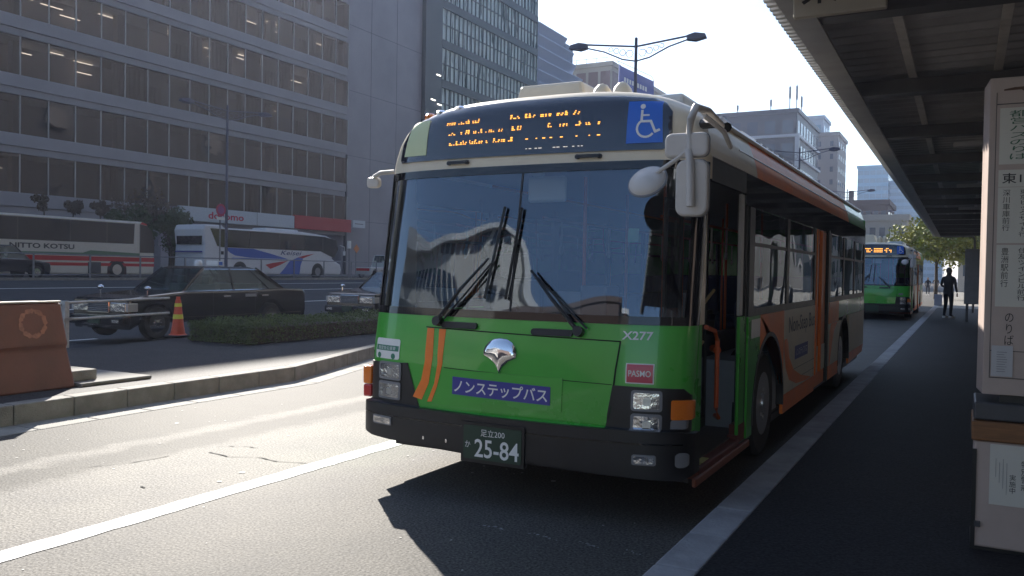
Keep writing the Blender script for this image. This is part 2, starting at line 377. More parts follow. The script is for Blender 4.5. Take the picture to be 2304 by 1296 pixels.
# ------------------------------------------------------------ the bus
HW = 1.275
ZC = [.18, .60, .62, 1.0, 1.28, 2.3, 2.6, 2.75, 2.9, 3.0]; YC = [-.2, -.2, -.16, -.15, -.1, .07, .12, .17, .32, .6]
def lerp(x, xs, ys):
    if x <= xs[0]: return ys[0]
    for a, b, c, d in zip(xs, xs[1:], ys, ys[1:]):
        if x <= b: return c+(d-c)*(x-a)/(b-a)
    return ys[-1]
def F(x, z):
    a = min(abs(x)/HW, 1.0); return lerp(z, ZC, YC)+.10*a*a+.24*(1-(1-a**6)**(1/3))
def pinch(x, z):
    a = min(1, abs(x)/HW); return x-math.copysign((HW-cove(z))*a**6, x)
def FP(x, z, off):
    e = .004; x = max(-HW+.0015, min(HW-.0015, x)); x1, x2 = max(-HW+.0005, x-e), min(HW-.0005, x+e)
    fx = (F(x2, z)-F(x1, z))/(x2-x1); fz = (F(x, z+.01)-F(x, z-.01))/.02
    n = Vector((fx, -1, fz)).normalized(); return Vector((x, F(x, z), z))+n*off
def cutgrid(poly, us, ws):
    bm = bmesh.new(); vs = [bm.verts.new((u, 0, w)) for u, w in poly]; bm.faces.new(vs)
    bmesh.ops.triangulate(bm, faces=bm.faces[:], ngon_method='EAR_CLIP')
    for axis, vals in (((1, 0, 0), us), ((0, 0, 1), ws)):
        for a in vals:
            co = (a, 0, 0) if axis[0] else (0, 0, a)
            bmesh.ops.bisect_plane(bm, geom=bm.verts[:]+bm.edges[:]+bm.faces[:], plane_co=co, plane_no=axis, dist=1e-5)
    return bm
UX = [i*.12 for i in range(-7, 8)]+[s*v for s in (-1, 1) for v in (.93, 1.0, 1.05, 1.1, 1.14, 1.18, 1.21, 1.235, 1.25, 1.262, 1.27)]
def fpatch(name, poly, off, m, parent, th=0.02, wz=None, shift=0.03):
    """panel on the curved front: poly in (x,z)"""
    P = [(max(-HW, min(HW, x+shift)), z) for x, z in poly]
    lo, hi = min(p[0] for p in P), max(p[0] for p in P); zl, zh = min(p[1] for p in P), max(p[1] for p in P)
    bm = cutgrid(P, [u for u in UX if lo < u < hi], [z for z in (wz or [.4, .61, .62, .8, 1.0, 1.28, 1.5, 1.8, 2.05, 2.3, 2.6]) if zl < z < zh])
    for v in bm.verts: v.co = FP(v.co.x, v.co.z, off)
    if th:
        r = bmesh.ops.extrude_face_region(bm, geom=bm.faces[:])
        for g in r['geom']:
            if isinstance(g, bmesh.types.BMVert): g.co.y += th
    bmesh.ops.recalc_face_normals(bm, faces=bm.faces)
    me = bpy.data.meshes.new(name); bm.to_mesh(me); bm.free(); me.materials.append(m)
    return link(name, me, parent, smooth=True)
def cove(z): return HW-0.09*max(0, (z-2.42)/.31)**1.5
def spatch(name, poly, sx, off, m, parent, th=0.03):
    """panel on the flank: poly in (y,z)"""
    zl, zh = min(p[1] for p in poly), max(p[1] for p in poly)
    bm = cutgrid(poly, [], [z for z in (2.42, 2.48, 2.54, 2.6, 2.66) if zl < z < zh])
    for v in bm.verts: y, z = v.co.x, v.co.z; v.co = (sx*(cove(z)+off), y, z)
    if th:
        r = bmesh.ops.extrude_face_region(bm, geom=bm.faces[:])
        for g in r['geom']:
            if isinstance(g, bmesh.types.BMVert): g.co.x -= sx*th
    bmesh.ops.recalc_face_normals(bm, faces=bm.faces)
    me = bpy.data.meshes.new(name); bm.to_mesh(me); bm.free(); me.materials.append(m)
    return link(name, me, parent)
def q(x0, x1, z0, z1): return [(x0, z0), (x1, z0), (x1, z1), (x0, z1)]
def make_wheel(parent, x, y, z, r, w, rim=STEEL, name='wheel'):
    """x = outer face, w signed inwards"""
    s = 1 if w > 0 else -1
    mb = MB(); mb.lathe([(r*.58, x), (r*.62, x+s*.005), (r*.93, x+s*.0), (r, x-s*.035), (r, x-s*(abs(w)-.03)), (r*.9, x-s*abs(w)), (r*.5, x-s*abs(w))], (0, y, z), 'x', 36)
    wh = mb.build(name, RUBBER, parent, smooth=True)
    mb = MB(); mb.lathe([(r*.60, x+s*.002), (r*.56, x-s*.01), (r*.5, x-s*.05), (r*.36, x-s*.07), (r*.3, x-s*.02), (r*.2, x-s*.015), (r*.18, x+s*.02), (0.0001, x+s*.025)], (0, y, z), 'x', 36)
    for k in range(8):
        a = 2*math.pi*k/8; mb.lathe([(r*.035, x-s*.02), (r*.035, x+s*.012), (.0001, x+s*.014)], (0, y+r*.26*math.cos(a), z+r*.26*math.sin(a)), 'x', 8)
    mb.build('rim', rim, wh, smooth=True)
    mb = MB()
    for k in range(8):
        a = 2*math.pi*(k+.5)/8; mb.lathe([(.0001, x-s*.052), (r*.055, x-s*.052), (r*.055, x-s*.07)], (0, y+r*.43*math.cos(a), z+r*.43*math.sin(a)), 'x', 8)
    mb.build('vent_hole', BLACK, wh)
    return wh

def make_bus(label, loc, full=True):
    B = thing('city_bus', label, 'bus', loc, 0, 'green city buses at the stop')
    # ---- front
    fpatch('front_panel', [(-1.305, .60), (1.245, .60), (1.245, 1.285), (-1.305, 1.285)], 0, GREEN, B, .03)
    bp = fpatch('bumper', [(-1.305, .43), (-1.27, .385), (-1.15, .368), (0, .36), (1.1, .315), (1.2, .31), (1.245, .34), (1.245, .598), (-1.305, .598)], .03, BLACK, B, .10)
    for x in (-.42, -.62): fpatch('tow_bolt', rrect(x-.006, x+.006, .405, .43, .005), .034, CHROME, bp, .006)
    fpatch('bumper_seam', q(-1.25, 1.2, .535, .543), .034, GLOSSBLK, bp, .01)
    hr = fpatch('lamp_housing', [(.74, .59), (1.235, .59), (1.235, .84), (1.20, .885), (.775, .893), (.745, .70)], .006, BLACK, B, .02)
    hl = fpatch('lamp_housing', [(-1.295, .59), (-.70, .59), (-.72, .64), (-.80, .75), (-.835, .93), (-1.295, .91)], .006, BLACK, B, .02)
    for h, s, x0, x1, zz in ((hr, 1, .905, 1.077, ((.745, .862), (.60, .712))), (hl, -1, -1.125, -.903, ((.80, .917), (.655, .77)))):
        for z0, z1 in zz:
            fr_ = fpatch('headlight', rrect(x0-.008, x1+.008, z0-.008, z1+.008, .018), .014, MIDGREY, h, .02)
            fpatch('reflector', rrect(x0+.008, x1-.008, z0+.008, z1-.008, .014), .017, LENSG, fr_, .004)
            fpatch('bulb', rrect((x0+x1)/2-.02, (x0+x1)/2+.03, (z0+z1)/2-.03, (z0+z1)/2+.02, .014), .0195, STEEL, fr_, .002)
    t = fpatch('turn_signal', rrect(1.132, 1.232, .69, .815, .01), .03, AMBER, hr, .04)
    fpatch('clear_lens', rrect(1.132, 1.21, .61, .688, .01), .028, MIDGREY, t, .04)
    mb = MB(); mb.box(-1.345, -1.262, .05, .13, .72, .865); t = mb.build('turn_signal', AMBER, B, bevel=.015)
    mb = MB(); mb.box(-1.34, -1.262, .05, .13, .62, .717); mb.build('clear_lens', REDL, t, bevel=.012)
    for x0, x1, z0, z1 in ((.925, 1.065, .405, .47), (-1.123, -.925, .465, .53)):
        f = fpatch('fog_lamp', rrect(x0, x1, z0, z1, .012), .038, MIDGREY, bp, .02); fpatch('reflector', rrect(x0+.01, x1-.01, z0+.01, z1-.01, .01), .041, LENSG, f, .003)
    fpatch('fog_lamp', rrect(1.165, 1.222, .395, .487, .022), .038, MIDGREY, bp, .02)
    # hatch seams
    S = mat('panel gap', (0.004, 0.02, 0.006), 0.8)
    hp = fpatch('front_hatch', [(-.72, .622), (.735, .60), (.765, .72), (.81, 1.176), (-.69, 1.205)], .004, GREEN, B, .01)
    for a in ([(-.69, 1.198), (.81, 1.17), (.812, 1.178), (-.69, 1.206)], [(.805, 1.175), (.76, .72), (.73, .60), (.738, .60), (.77, .72), (.814, 1.175)], [(-.50, .920), (.77, .893), (.77, .898), (-.50, .925)]):
        fpatch('seam', a, .0055, S, hp, .004)
    fpatch('hatch_fold', [(-.70, .618), (.73, .60), (.742, .63), (-.60, .655)], .007, GREEN, hp, .006)
    for x0, x1, z in ((-.545, -.243, 1.225), (.185, .485, 1.21)):
        fpatch('hatch_handle', rrect(x0, x1, z-.022, z+.022, .02), .022, BLACK, B, .03)
    for s in ([(-.676, 1.195), (-.615, 1.195), (-.60, 1.0), (-.63, .80), (-.69, .675), (-.775, .69), (-.70, .82), (-.67, .96)], [(-.568, 1.193), (-.508, 1.193), (-.512, .95), (-.555, .78), (-.60, .67), (-.64, .665), (-.58, .80), (-.555, .95)]):
        fpatch('orange_stripe', s, .0068, ORANGE, hp, .004)
    # windscreen
    FR = GLOSSBLK
    fr = fpatch('windscreen_frame', q(-1.305, 1.245, 1.286, 1.34), .004, FR, B, .02)
    fpatch('frame_edge', q(-1.305, 1.245, 2.315, 2.372), .004, FR, fr, .02)
    fpatch('frame_edge', q(-1.305, -1.235, 1.34, 2.315), .004, FR, fr, .02); fpatch('frame_edge', q(1.185, 1.245, 1.34, 2.315), .004, FR, fr, .02)
    wsn = fpatch('windscreen', q(-1.236, 1.186, 1.339, 2.316), -.004, WSG, B, 0)
    fpatch('screen_joint', q(-.006, .006, 1.34, 2.315), .002, BLACK, wsn, .012)
    for pv, el, b0, b1 in (((-.57, 1.245), (-.18, 1.70), (-.105, 2.07), (-.20, 1.42)), ((.53, 1.225), (.16, 1.62), (.03, 2.06), (-.03, 1.42))):
        W = lambda p, o: FP(p[0]+.03, p[1], o)
        mb = MB(); mb.tube([W(pv, .04), W(((pv[0]+el[0])/2, (pv[1]+el[1])/2), .075), W(el, .05)], .016, 6, r1=.009)
        mb.tube([W((pv[0]+.06, pv[1]+.02), .04), W((el[0]+.03, el[1]-.03), .05)], .007, 6); mb.tube([W(pv, -.01), W(pv, .06)], .035, 10)
        wp = mb.build('wiper', BLACK, B)
        mb = MB(); mb.tube([W((b0[0]+(b1[0]-b0[0])*t/6, b0[1]+(b1[1]-b0[1])*t/6), .022) for t in range(7)], .011, 6); mb.build('wiper_blade', BLACK, wp)
    # header + roof skin in one grid
    def ztop(x): return 2.735+.195*(1-(abs(x)/HW)**3.4)
    mb = MB(); cols = sorted(set([-HW, HW]+UX+[-1.273, 1.273])); rows = 0; vs = []
    zs = [2.373, 2.45, 2.52, 2.6]+[2.6+(.4*i/10) for i in range(1, 11)]; ys = [.8, 1.2, 2, 4, 6, 8, 10, 10.45, 10.58]
    for x in cols:
        zt = ztop(x)
        for z in zs:
            if z <= 2.6: p = (x, F(x, z), z)
            else: t = (z-2.6)/.4; p = (x*(1 if z < 2.85 else 1), F(x, z), 2.6+(zt-2.6)*math.sin(t*math.pi/2)**.9)
            vs.append((pinch(p[0], p[2]), p[1], p[2]))
        y0 = F(x, 3.0)
        for y in ys: vs.append((pinch(x, 2.735), max(y, y0+.02), zt-(.06 if y > 10.5 else 0)))
    n = len(zs)+len(ys)
    mb.add(vs, [(i*n+j, (i+1)*n+j, (i+1)*n+j+1, i*n+j+1) for i in range(len(cols)-1) for j in range(n-1)])
    roof = mb.build('roof', CREAM, B, smooth=True)
    # destination display
    dp = [(-1.15, 2.47), (-1.13, 2.445), (.98, 2.44), (1.04, 2.46), (1.05, 2.70), (1.0, 2.765), (.925, 2.80), (.683, 2.825), (.326, 2.845), (-.179, 2.852), (-.55, 2.842), (-.773, 2.832), (-.95, 2.805), (-1.07, 2.76), (-1.135, 2.69), (-1.16, 2.60)]
    ZW = [2.45, 2.5, 2.55, 2.6, 2.65, 2.7, 2.74, 2.78, 2.82]
    # front cap height remap for anything stuck on the header
    def hpatch(name, poly, off, m, parent, th=.006):
        P = [(x+.03, z) for x, z in poly]; lo, hi = min(p[0] for p in P), max(p[0] for p in P); zl, zh = min(p[1] for p in P), max(p[1] for p in P)
        bm = cutgrid(P, [u for u in UX if lo < u < hi], [z for z in ZW if zl < z < zh])
        for v in bm.verts: v.co = HP(v.co.x, v.co.z, off)
        if th:
            r = bmesh.ops.extrude_face_region(bm, geom=bm.faces[:])
            for g in r['geom']:
                if isinstance(g, bmesh.types.BMVert): g.co.y += th
        bmesh.ops.recalc_face_normals(bm, faces=bm.faces)
        me = bpy.data.meshes.new(name); bm.to_mesh(me); bm.free(); me.materials.append(m); return link(name, me, parent, smooth=True)
    def HP(x, z, off):
        if z > 2.6:
            zt = ztop(x); s = min(1, max(0, (z-2.6)/(zt-2.6))); t = math.asin(s**(1/.9))/(math.pi/2); p = FP(x, 2.6+.4*t, off)+Vector((0, 0, z-(2.6+.4*t)))
        else: p = FP(x, z, off)
        p.x = pinch(p.x, z); return p
    D = hpatch('destination_window', dp, .012, DISP, B, .02)
    if full:
        random.seed(21)
        for nm, mm, x0, x1, z, segs in (('led_row', LED, -.70, -.40, 2.712, 14), ('led_row', LED, -.667, -.01, 2.632, 30), ('led_row', LED, -.652, -.10, 2.556, 27), ('led_row', LED, -.15, .41, 2.718, 18), ('led_row', LED, .163, .56, 2.637, 17), ('led_row', LED, .0, .568, 2.561, 9), ('led_row', LEDW, .0, .463, 2.49, 13)):
            mb = MB(); k = segs; dx = (x1-x0)/k
            for i in range(k):
                if (segs == 18 and i % 4 == 3) or (segs == 30 and i % 5 == 4) or (segs == 17 and i % 4 == 3) or (random.random() < .12): continue
                w = dx*random.uniform(.5, .95) if segs != 9 else dx*.38
                for lv in range(1 if segs in (9, 13) else random.choice((1, 2, 2, 3))):
                    zz = z+(lv-.6)*.0115; h = .0034 if mm is LED else .0022; a = x0+i*dx+.03+random.uniform(0, dx-w)
                    ww = w*random.uniform(.4, 1)
                    mb.add([HP(a, zz-h, .0165), HP(a+ww, zz-h, .0165), HP(a+ww, zz+h, .0165), HP(a, zz+h, .0165)], [(0, 1, 2, 3)])
            mb.build(nm, mm, D, fix=False)
        hpatch('poster', [(-1.105, 2.492), (-.865, 2.488), (-.885, 2.762), (-1.105, 2.755)], .016, POSTER, D, .003)
    else:
        mb = MB()
        for i in range(26):
            a = -.75+i*.052
            if i % 7 == 6: continue
            for z in (2.56, 2.62, 2.68):
                if random.random() < .75: mb.add([HP(a, z-.012, .0165), HP(a+.042, z-.012, .0165), HP(a+.042, z+.012, .0165), HP(a, z+.012, .0165)], [(0, 1, 2, 3)])
        mb.build('led_row', LED, D, fix=False)
    wb = hpatch('wheelchair_sign', [(.745, 2.484), (.985, 2.487), (.98, 2.768), (.742, 2.772)], .017, BLUE, D, .003)
    mb = MB()
    def hq(pts, w):
        for (a, b), (c, d) in zip(pts, pts[1:]):
            L = math.hypot(c-a, d-b); nx, nz = -(d-b)/L*w, (c-a)/L*w; ex, ez = (c-a)/L*w*.6, (d-b)/L*w*.6
            mb.add([HP(x+.03, z, .0205) for x, z in ((a-ex+nx, b-ez+nz), (a-ex-nx, b-ez-nz), (c+ex-nx, d+ez-nz), (c+ex+nx, d+ez+nz))], [(0, 1, 2, 3)])
    mb.add([HP(.845+.03+.018*math.cos(t), 2.735+.018*math.sin(t), .0205) for t in [math.pi*i/8 for i in range(16)]], [tuple(range(16))])
    hq([(.842, 2.705), (.842, 2.63), (.905, 2.63), (.935, 2.56), (.962, 2.572)], .0085); hq([(.845, 2.672), (.89, 2.672)], .006)
    hq([(.872+.058*math.cos(R(a)), 2.583+.058*math.sin(R(a))) for a in range(125, 335, 15)], .0075)
    mb.build('symbol', LETTER, wb, fix=False)
    for x0, x1, z in ((-.64, -.47, 2.412), (.405, .57, 2.408)):
        fpatch('grab_handle', rrect(x0, x1, z-.012, z+.012, .011), .028, BLACK, roof, .014); fpatch('handle_mount', rrect(x0-.012, x0+.02, z-.016, z+.016, .014), .02, BLACK, roof, .02); fpatch('handle_mount', rrect(x1-.02, x1+.012, z-.016, z+.016, .014), .02, BLACK, roof, .02)
    # roof fittings
    mb = MB(); mb.add([(-.78, 1.3, 2.85), (.0, 1.3, 2.85), (.0, 2.6, 2.85), (-.78, 2.6, 2.85), (-.76, 1.5, 3.28), (-.16, 1.5, 3.28), (-.16, 2.5, 3.28), (-.76, 2.5, 3.28)], [(0, 3, 2, 1), (4, 5, 6, 7), (0, 1, 5, 4), (1, 2, 6, 5), (2, 3, 7, 6), (3, 0, 4, 7)])
    mb.build('roof_vent', CREAM, B, bevel=.03)
    for x in (.06, .24): mb = MB(); mb.ball((x, 1.45, 3.02), .10, .13, .20, 16); mb.build('roof_marker', CREAM, B, smooth=True)
    mb = MB(); mb.add([(-.8, 3.0, 2.84), (.95, 3.0, 2.84), (.95, 6.6, 2.84), (-.8, 6.6, 2.84), (-.7, 3.2, 3.06), (.82, 3.25, 3.06), (.82, 6.3, 3.06), (-.7, 6.3, 3.06)], [(0, 3, 2, 1), (4, 5, 6, 7), (0, 1, 5, 4), (1, 2, 6, 5), (2, 3, 7, 6), (3, 0, 4, 7)])
    ac = mb.build('roof_cooler', CREAM, B, bevel=.04)
    mb = MB()
    for k in range(9): mb.box(.895, .915, 3.5+k*.3, 3.66+k*.3, 2.92, 2.98)
    mb.build('grille_slot', DARKGREY, ac)
    mb = MB(); mb.box(.4, .9, 1.0, 1.9, 2.86, 2.99); mb.build('roof_hatch', mat('pale roof hatch', (.5, .55, .6), .4), B, bevel=.03)
    for x in (-1.0, -.86, -.66): mb = MB(); p = HP(x+.03, 2.74+.09*(1-abs(x)/1.3), 0); mb.ball((p.x, p.y+.1, p.z+.06), .045, .06, .035, 10); mb.build('marker_lamp', MATS['amber lens'] if x < -.95 else CHROME, B, smooth=True)
    for s in (1, -1): mb = MB(); mb.tube([(s*(HW-.082), y, 2.742) for y in (.75, 3, 6, 9, 10.4)], .02, 6); mb.build('rain_gutter', mat('gutter highlight white', (.75, .74, .72), .3), B)  # white colour imitates the bright highlight along the roof edge
    # ---- flanks
    aF = lambda a0, a1: arc(2.52, .42, .67, a0, a1); aR = lambda a0, a1: arc(7.85, .42, .62, a0, a1)
    for s in (1, -1):
        f0 = lambda z: F(HW, z)
        if s > 0:
            spatch('front_pillar', [(f0(.3), .33), (.29, .33), (.29, .52), (f0(.52), .52)], s, 0, BLACK, B); spatch('front_pillar', [(f0(.52), .52), (.29, .52), (.29, 1.285), (f0(1.28), 1.285)], s, 0, GREEN, B)
            spatch('front_pillar', [(f0(1.3)-.02, 1.287), (.345, 1.287), (.37, 2.26), (.46, 2.27), (.46, 2.42), (f0(2.42), 2.42)], s, 0, CREAM, B)
            spatch('door_header', [(.46, 2.26), (1.50, 2.26), (1.50, 2.42), (.46, 2.42)], s, -.003, BLACK, B)
            g1 = [(1.66, .30), (1.845, .30)]+aF(176, 128)+[(2.11, 1.28), (1.66, 1.28)]
        else:
            g1 = [(f0(.3), .30), (1.845, .30)]+aF(176, 128)+[(2.11, 1.28), (f0(1.28), 1.28)]
            spatch('front_pillar', [(f0(1.3)-.02, 1.287), (.62, 1.287), (.62, 2.42), (f0(2.42), 2.42)], s, 0, CREAM, B)
        spatch('side_panel', g1, s, 0, GREEN, B)
        spatch('side_panel', [(2.113, 1.28)]+aF(127, 12)+[(3.20, .62), (3.20, 1.28)], s, 0, ORANGE, B)
        c1 = [(3.203, 1.28), (3.203, .46), (5.12, .46), (5.12, 1.28)]
        spatch('side_panel', c1, s, 0, CREAM, B)
        spatch('side_skirt', [(3.203, .28), (7.16, .28), (7.22, .455), (3.203, .455)] if s < 0 else [(3.203, .28), (5.12, .28), (5.12, .455), (3.203, .455)], s, 0, ORANGE, B)
        x2 = 6.30 if s > 0 else 5.123
        spatch('side_panel', [(x2, 1.0), (x2, .46)]+[(7.225, .46)]+aR(176, 118)+[(7.55, 1.0)], s, 0, CREAM, B)
        if s > 0: spatch('side_skirt', [(6.30, .28), (7.23, .28), (7.23, .455), (6.30, .455)], s, 0, ORANGE, B)
        spatch('side_panel', [(x2, 1.28), (x2, 1.003), (7.25, 1.003), (7.25, 1.28)], s, 0, ORANGE if s > 0 else CREAM, B)
        spatch('side_panel', [(7.253, 1.28), (7.253, 1.045), (10.58, 1.045), (10.58, 1.28)], s, 0, GREEN, B)
        spatch('side_panel', [(8.45, 1.04), (8.47, .46), (10.58, .46), (10.58, 1.04)], s, 0, CREAM, B)
        spatch('side_skirt', [(8.47, .30), (10.4, .34), (10.58, .50), (10.58, .457), (8.47, .455)][:3]+[(10.58, .455), (8.47, .455)], s, 0, ORANGE, B)
        for cy, rr in ((2.52, .675), (7.85, .625)):
            o_ = arc(cy, .42, rr+.02, 184, -4, 22); i_ = arc(cy, .42, rr-.02, -4, 184, 22); mb = MB()
            mb.prism(o_+i_, 'x', s*(HW+.006), s*(HW-.16)); mb.build('arch_lip', BLACK, B)
            mb = MB(); mb.box(*(sorted((s*(HW-.5), s*(HW-.45)))), cy-rr, cy+rr, .3, .42+rr); mb.build('arch_liner', BLACK, B)
        # glazing band
        top = spatch('window_band', q(.6 if s < 0 else 1.50, 10.58, 2.17, 2.42), s, -.002, GLOSSBLK, B)
        spatch('band_bar', q(.6 if s < 0 else 1.66, 5.12, 1.283, 1.345), s, -.002, BLACK, top); spatch('band_bar', q(5.12 if s < 0 else 6.29, 10.58, 1.283, 1.345), s, -.002, BLACK, top)
        posts = (((1.66, 1.84), (3.30, 3.42), (5.02, 5.13), (6.28, 6.40), (7.66, 7.76), (9.0, 9.1), (10.4, 10.58)) if s > 0 else ((1.9, 2.0), (3.30, 3.42), (4.9, 5.0), (6.28, 6.40), (7.66, 7.76), (9.0, 9.1), (10.4, 10.58)))
        for a, b in posts: spatch('band_post', q(a, b, 1.345, 2.17), s, -.002, BLACK, top)
        panes = [(posts[i][1], posts[i+1][0]) for i in range(len(posts)-1)]
        if s < 0: panes = [(.62, 1.9)]+panes
        for a, b in panes:
            if s > 0 and a > 5.1 and a < 6.2: continue
            w = spatch('side_window', q(a, b, 1.345, 2.17), s, -.012, SIDEG, B, 0)
            if b-a > 1.2: spatch('sliding_bar', q(a, b, 1.86, 1.89), s, -.006, BLACK, w, .012)
        # roof cove
        spatch('roof_cove', [(f0(2.42)+.0, 2.423), (1.88, 2.423), (1.88, 2.735), (f0(2.73)+.02, 2.735)], s, 0, CREAM, B)
        spatch('roof_cove', q(1.883, 8.15, 2.423, 2.735), s, 0, ORANGE, B); spatch('roof_cove', q(8.153, 10.58, 2.423, 2.735), s, 0, GREEN, B)
        for yy in (2.52, 7.85): make_wheel(B, s*(HW-.05), yy, .47, .47, s*.28)
    mb = MB(); mb.tube([(HW+.004, 1.2, 2.56), (HW+.003, 8.0, 2.56)], .006, 5); mb.build('cove_trim', mat('trim line', (.6, .5, .4), .3), B)
    mb = MB(); mb.box(-HW+.01, HW-.01, 10.55, 10.6, .35, 2.6); rear = mb.build('rear_panel', GREEN, B, bevel=.04)
    mb = MB(); mb.box(-1.0, 1.0, 10.6, 10.61, 1.5, 2.3); mb.build('rear_window', GLOSSBLK, rear)
    # swirl shapes on the flank
    W3 = lambda y, z, o=.004: (HW+o, y, z)
    if full:
        mb = MB()
        for pts in ([(3.21, .9), (3.3, .72), (3.5, .58), (3.9, .5), (4.5, .47), (4.9, .47), (4.2, .56), (3.75, .66), (3.5, .8), (3.42, .95), (3.35, 1.0), (3.21, 1.0)], [(6.31, .9), (6.5, 1.0), (7.1, 1.0), (6.8, .9), (6.6, .75), (6.5, .6), (6.4, .47), (6.31, .47)]):
            mb = MB(); mb.add([W3(*p) for p in pts], [tuple(range(len(pts)))]); mb.build('orange_swirl', ORANGE, B)
        text_obj('lettering', 'Non-Step Bus', lambda p: W3(4.25+p[0], 1.105+p[1], .005), mat('grey lettering', (.08, .08, .09), .5), B, w=1.62, h=.21)
        mb = MB(); mb.add([W3(3.8, .755), W3(4.62, .755), W3(4.62, .895), W3(3.8, .895)], [(0, 1, 2, 3)]); lb = mb.build('side_label', NAVY, B)
        text_obj('lettering', 'ノンステップバス', lambda p: W3(4.21+p[0], .825+p[1], .006), LETTER, lb, w=.7, h=.08)
        mb = MB(); mb.add([W3(1.75, 1.10), W3(2.09, 1.10), W3(2.09, 1.255), W3(1.75, 1.255)], [(0, 1, 2, 3)]); mb.build('door_sticker', LETTER, B)
        mb = MB()
        for a, b, c, d in ((3.6, 5.1, .66, .664), (3.8, 5.1, .55, .554), (5.0, 5.004, .46, 1.28), (3.7, 3.704, .46, .66)): mb.add([W3(a, c, .003), W3(b, c, .003), W3(b, d, .003), W3(a, d, .003)], [(0, 1, 2, 3)])
        mb.build('panel_seam', S, B)
    # ---- front door: open, leaves folded inside
    mb = MB(); mb.box(1.235, 1.262, 1.42, 1.60, .36, 1.29); dl = mb.build('front_door', GREEN, B, bevel=.008)
    mb = MB(); mb.box(1.232, 1.262, 1.42, 1.50, 1.30, 2.25); mb.build('door_frame', mat('pale door frame', (.42, .41, .38), .4), dl, bevel=.006)
    mb = MB(); mb.box(1.185, 1.258, 1.60, 1.655, .34, 2.26); mb.build('door_seal', BLACK, dl)
    mb = MB(); mb.box(1.18, 1.262, 1.42, 1.64, .30, .36); mb.box(1.19, 1.266, 1.43, 1.63, .362, .44); mb.build('door_kick', REDSTEP, dl)
    for xa in (1.16, .95):
        mb = MB(); mb.box(xa-.17, xa-.15, .95, 1.40, .42, .50); mb.box(xa-.17, xa-.15, .95, 1.40, 2.12, 2.2); mb.box(xa-.17, xa-.15, .95, 1.0, .5, 2.12); mb.box(xa-.17, xa-.15, 1.35, 1.40, .5, 2.12); lf = mb.build('door_leaf', BLACK, B)
        mb = MB(); mb.add([(xa-.16, 1.0, .5), (xa-.16, 1.35, .5), (xa-.16, 1.35, 2.12), (xa-.16, 1.0, 2.12)], [(0, 1, 2, 3)]); mb.build('leaf_glass', SIDEG, lf)
    mb = MB(); mb.box(.55, 1.275, .28, 1.42, .25, .33); mb.build('door_step', REDSTEP, B, bevel=.01)
    mb = MB(); mb.box(1.262, 1.29, .16, 1.72, .23, .285); mb.build('step_edge', mat('brown step edge', (.20, .06, .03), .5), B, bevel=.008)
    if full:
        mb = MB(); YS = mat('yellow step strip', (.55, .56, .22), .5, var=.08)
        for pts in ([(1.10, .30), (1.25, .30), (1.25, .42), (1.17, .46), (1.10, .42)], [(1.08, .47), (1.25, .44), (1.25, .62), (1.10, .66)]): mb.prism(pts, 'z', .331, .3315+.003)
        mb.build('step_sign', YS, B)
        mb = MB(); mb.tube([(1.17, .78, 1.24), (1.17, 1.02, 1.20), (1.17, 1.10, 1.12), (1.17, 1.10, .62), (1.17, 1.17, .53), (1.12, 1.27, .53)], .018, 8); mb.tube([(1.17, 1.10, 1.05), (1.10, 1.25, 1.05)], .03, 8); mb.build('door_handrail', RAIL, B, smooth=True)
        mb = MB(); mb.tube([(1.12, .5, 1.28), (1.12, 1.16, 1.50)], .012, 6); mb.tube([(1.10, .46, 1.02), (1.10, .95, 1.12)], .012, 6); mb.build('door_bar', mat('ochre bar', (.35, .27, .12), .4), B)
    # ---- middle door, shut
    md = spatch('middle_door', q(5.13, 6.10, .285, 2.165), 1, -.03, ORANGE, B, .03)
    spatch('door_pane', q(5.62, 5.98, .80, 2.05), 1, -.027, ORANGE, md, .004)
    mb = MB(); mb.box(HW-.03, HW+.012, 5.13, 5.22, .46, 2.165); mb.box(HW-.03, HW+.01, 5.52, 5.60, .46, 2.165); mb.build('door_pillar', ORANGE, md, bevel=.008)
    mb = MB(); mb.box(HW-.03, HW-.022, 5.23, 5.50, 1.25, 2.0); mb.build('door_window', GLOSSBLK, md)
    mb = MB(); mb.box(HW-.028, HW-.02, 5.23, 6.08, .46, .77); mb.build('door_base', CREAM, md)
    mb = MB(); mb.box(HW-.04, HW+.006, 6.12, 6.20, .285, 2.2); mb.build('door_seal', BLACK, md)
    # ---- inside
    mb = MB(); mb.box(-1.22, 1.2, .35, 10.4, .30, .34); mb.box(-1.22, 1.2, 7.0, 10.4, .35, .60); mb.build('cabin_floor', FLOORI, B)
    mb = MB(); mb.box(-1.2, 1.2, .5, 10.5, 2.44, 2.47); mb.build('cabin_ceiling', INTER, B)
    mb = MB(); mb.box(-1.16, .62, .28, .72, 1.02, 1.26); mb.box(-1.16, .62, .22, .42, .4, 1.04); mb.build('dashboard', DARKGREY, B, bevel=.04)
    mb = MB(); mb.box(.15, .5, .7, 1.1, .35, 1.2); mb.box(.2, .42, .72, 1.0, 1.2, 1.52); mb.build('fare_box', mat('grey fare box', (.10, .10, .11), .4), B, bevel=.02)
    mb = MB(); c = Vector((-.62, .82, 1.30)); mb.tube([c+Vector((.24*math.cos(t), -.10*math.sin(t)*.6, .24*math.sin(t)*.6)) for t in [math.pi*i/10 for i in range(21)]], .014, 6); mb.tube([c, c+Vector((0, -.2, -.25))], .03, 6); mb.tube([c+Vector((-.22, 0, 0)), c+Vector((.22, 0, 0))], .014, 6); mb.build('steering_wheel', BLACK, B, smooth=True)
    mb = MB(); mb.box(-.88, -.38, 1.2, 1.32, .8, 1.55); mb.box(-.88, -.38, 1.0, 1.3, .72, .86); mb.box(-.78, -.48, 1.2, 1.3, 1.56, 1.78); mb.build('driver_seat', DARKGREY, B, bevel=.04)
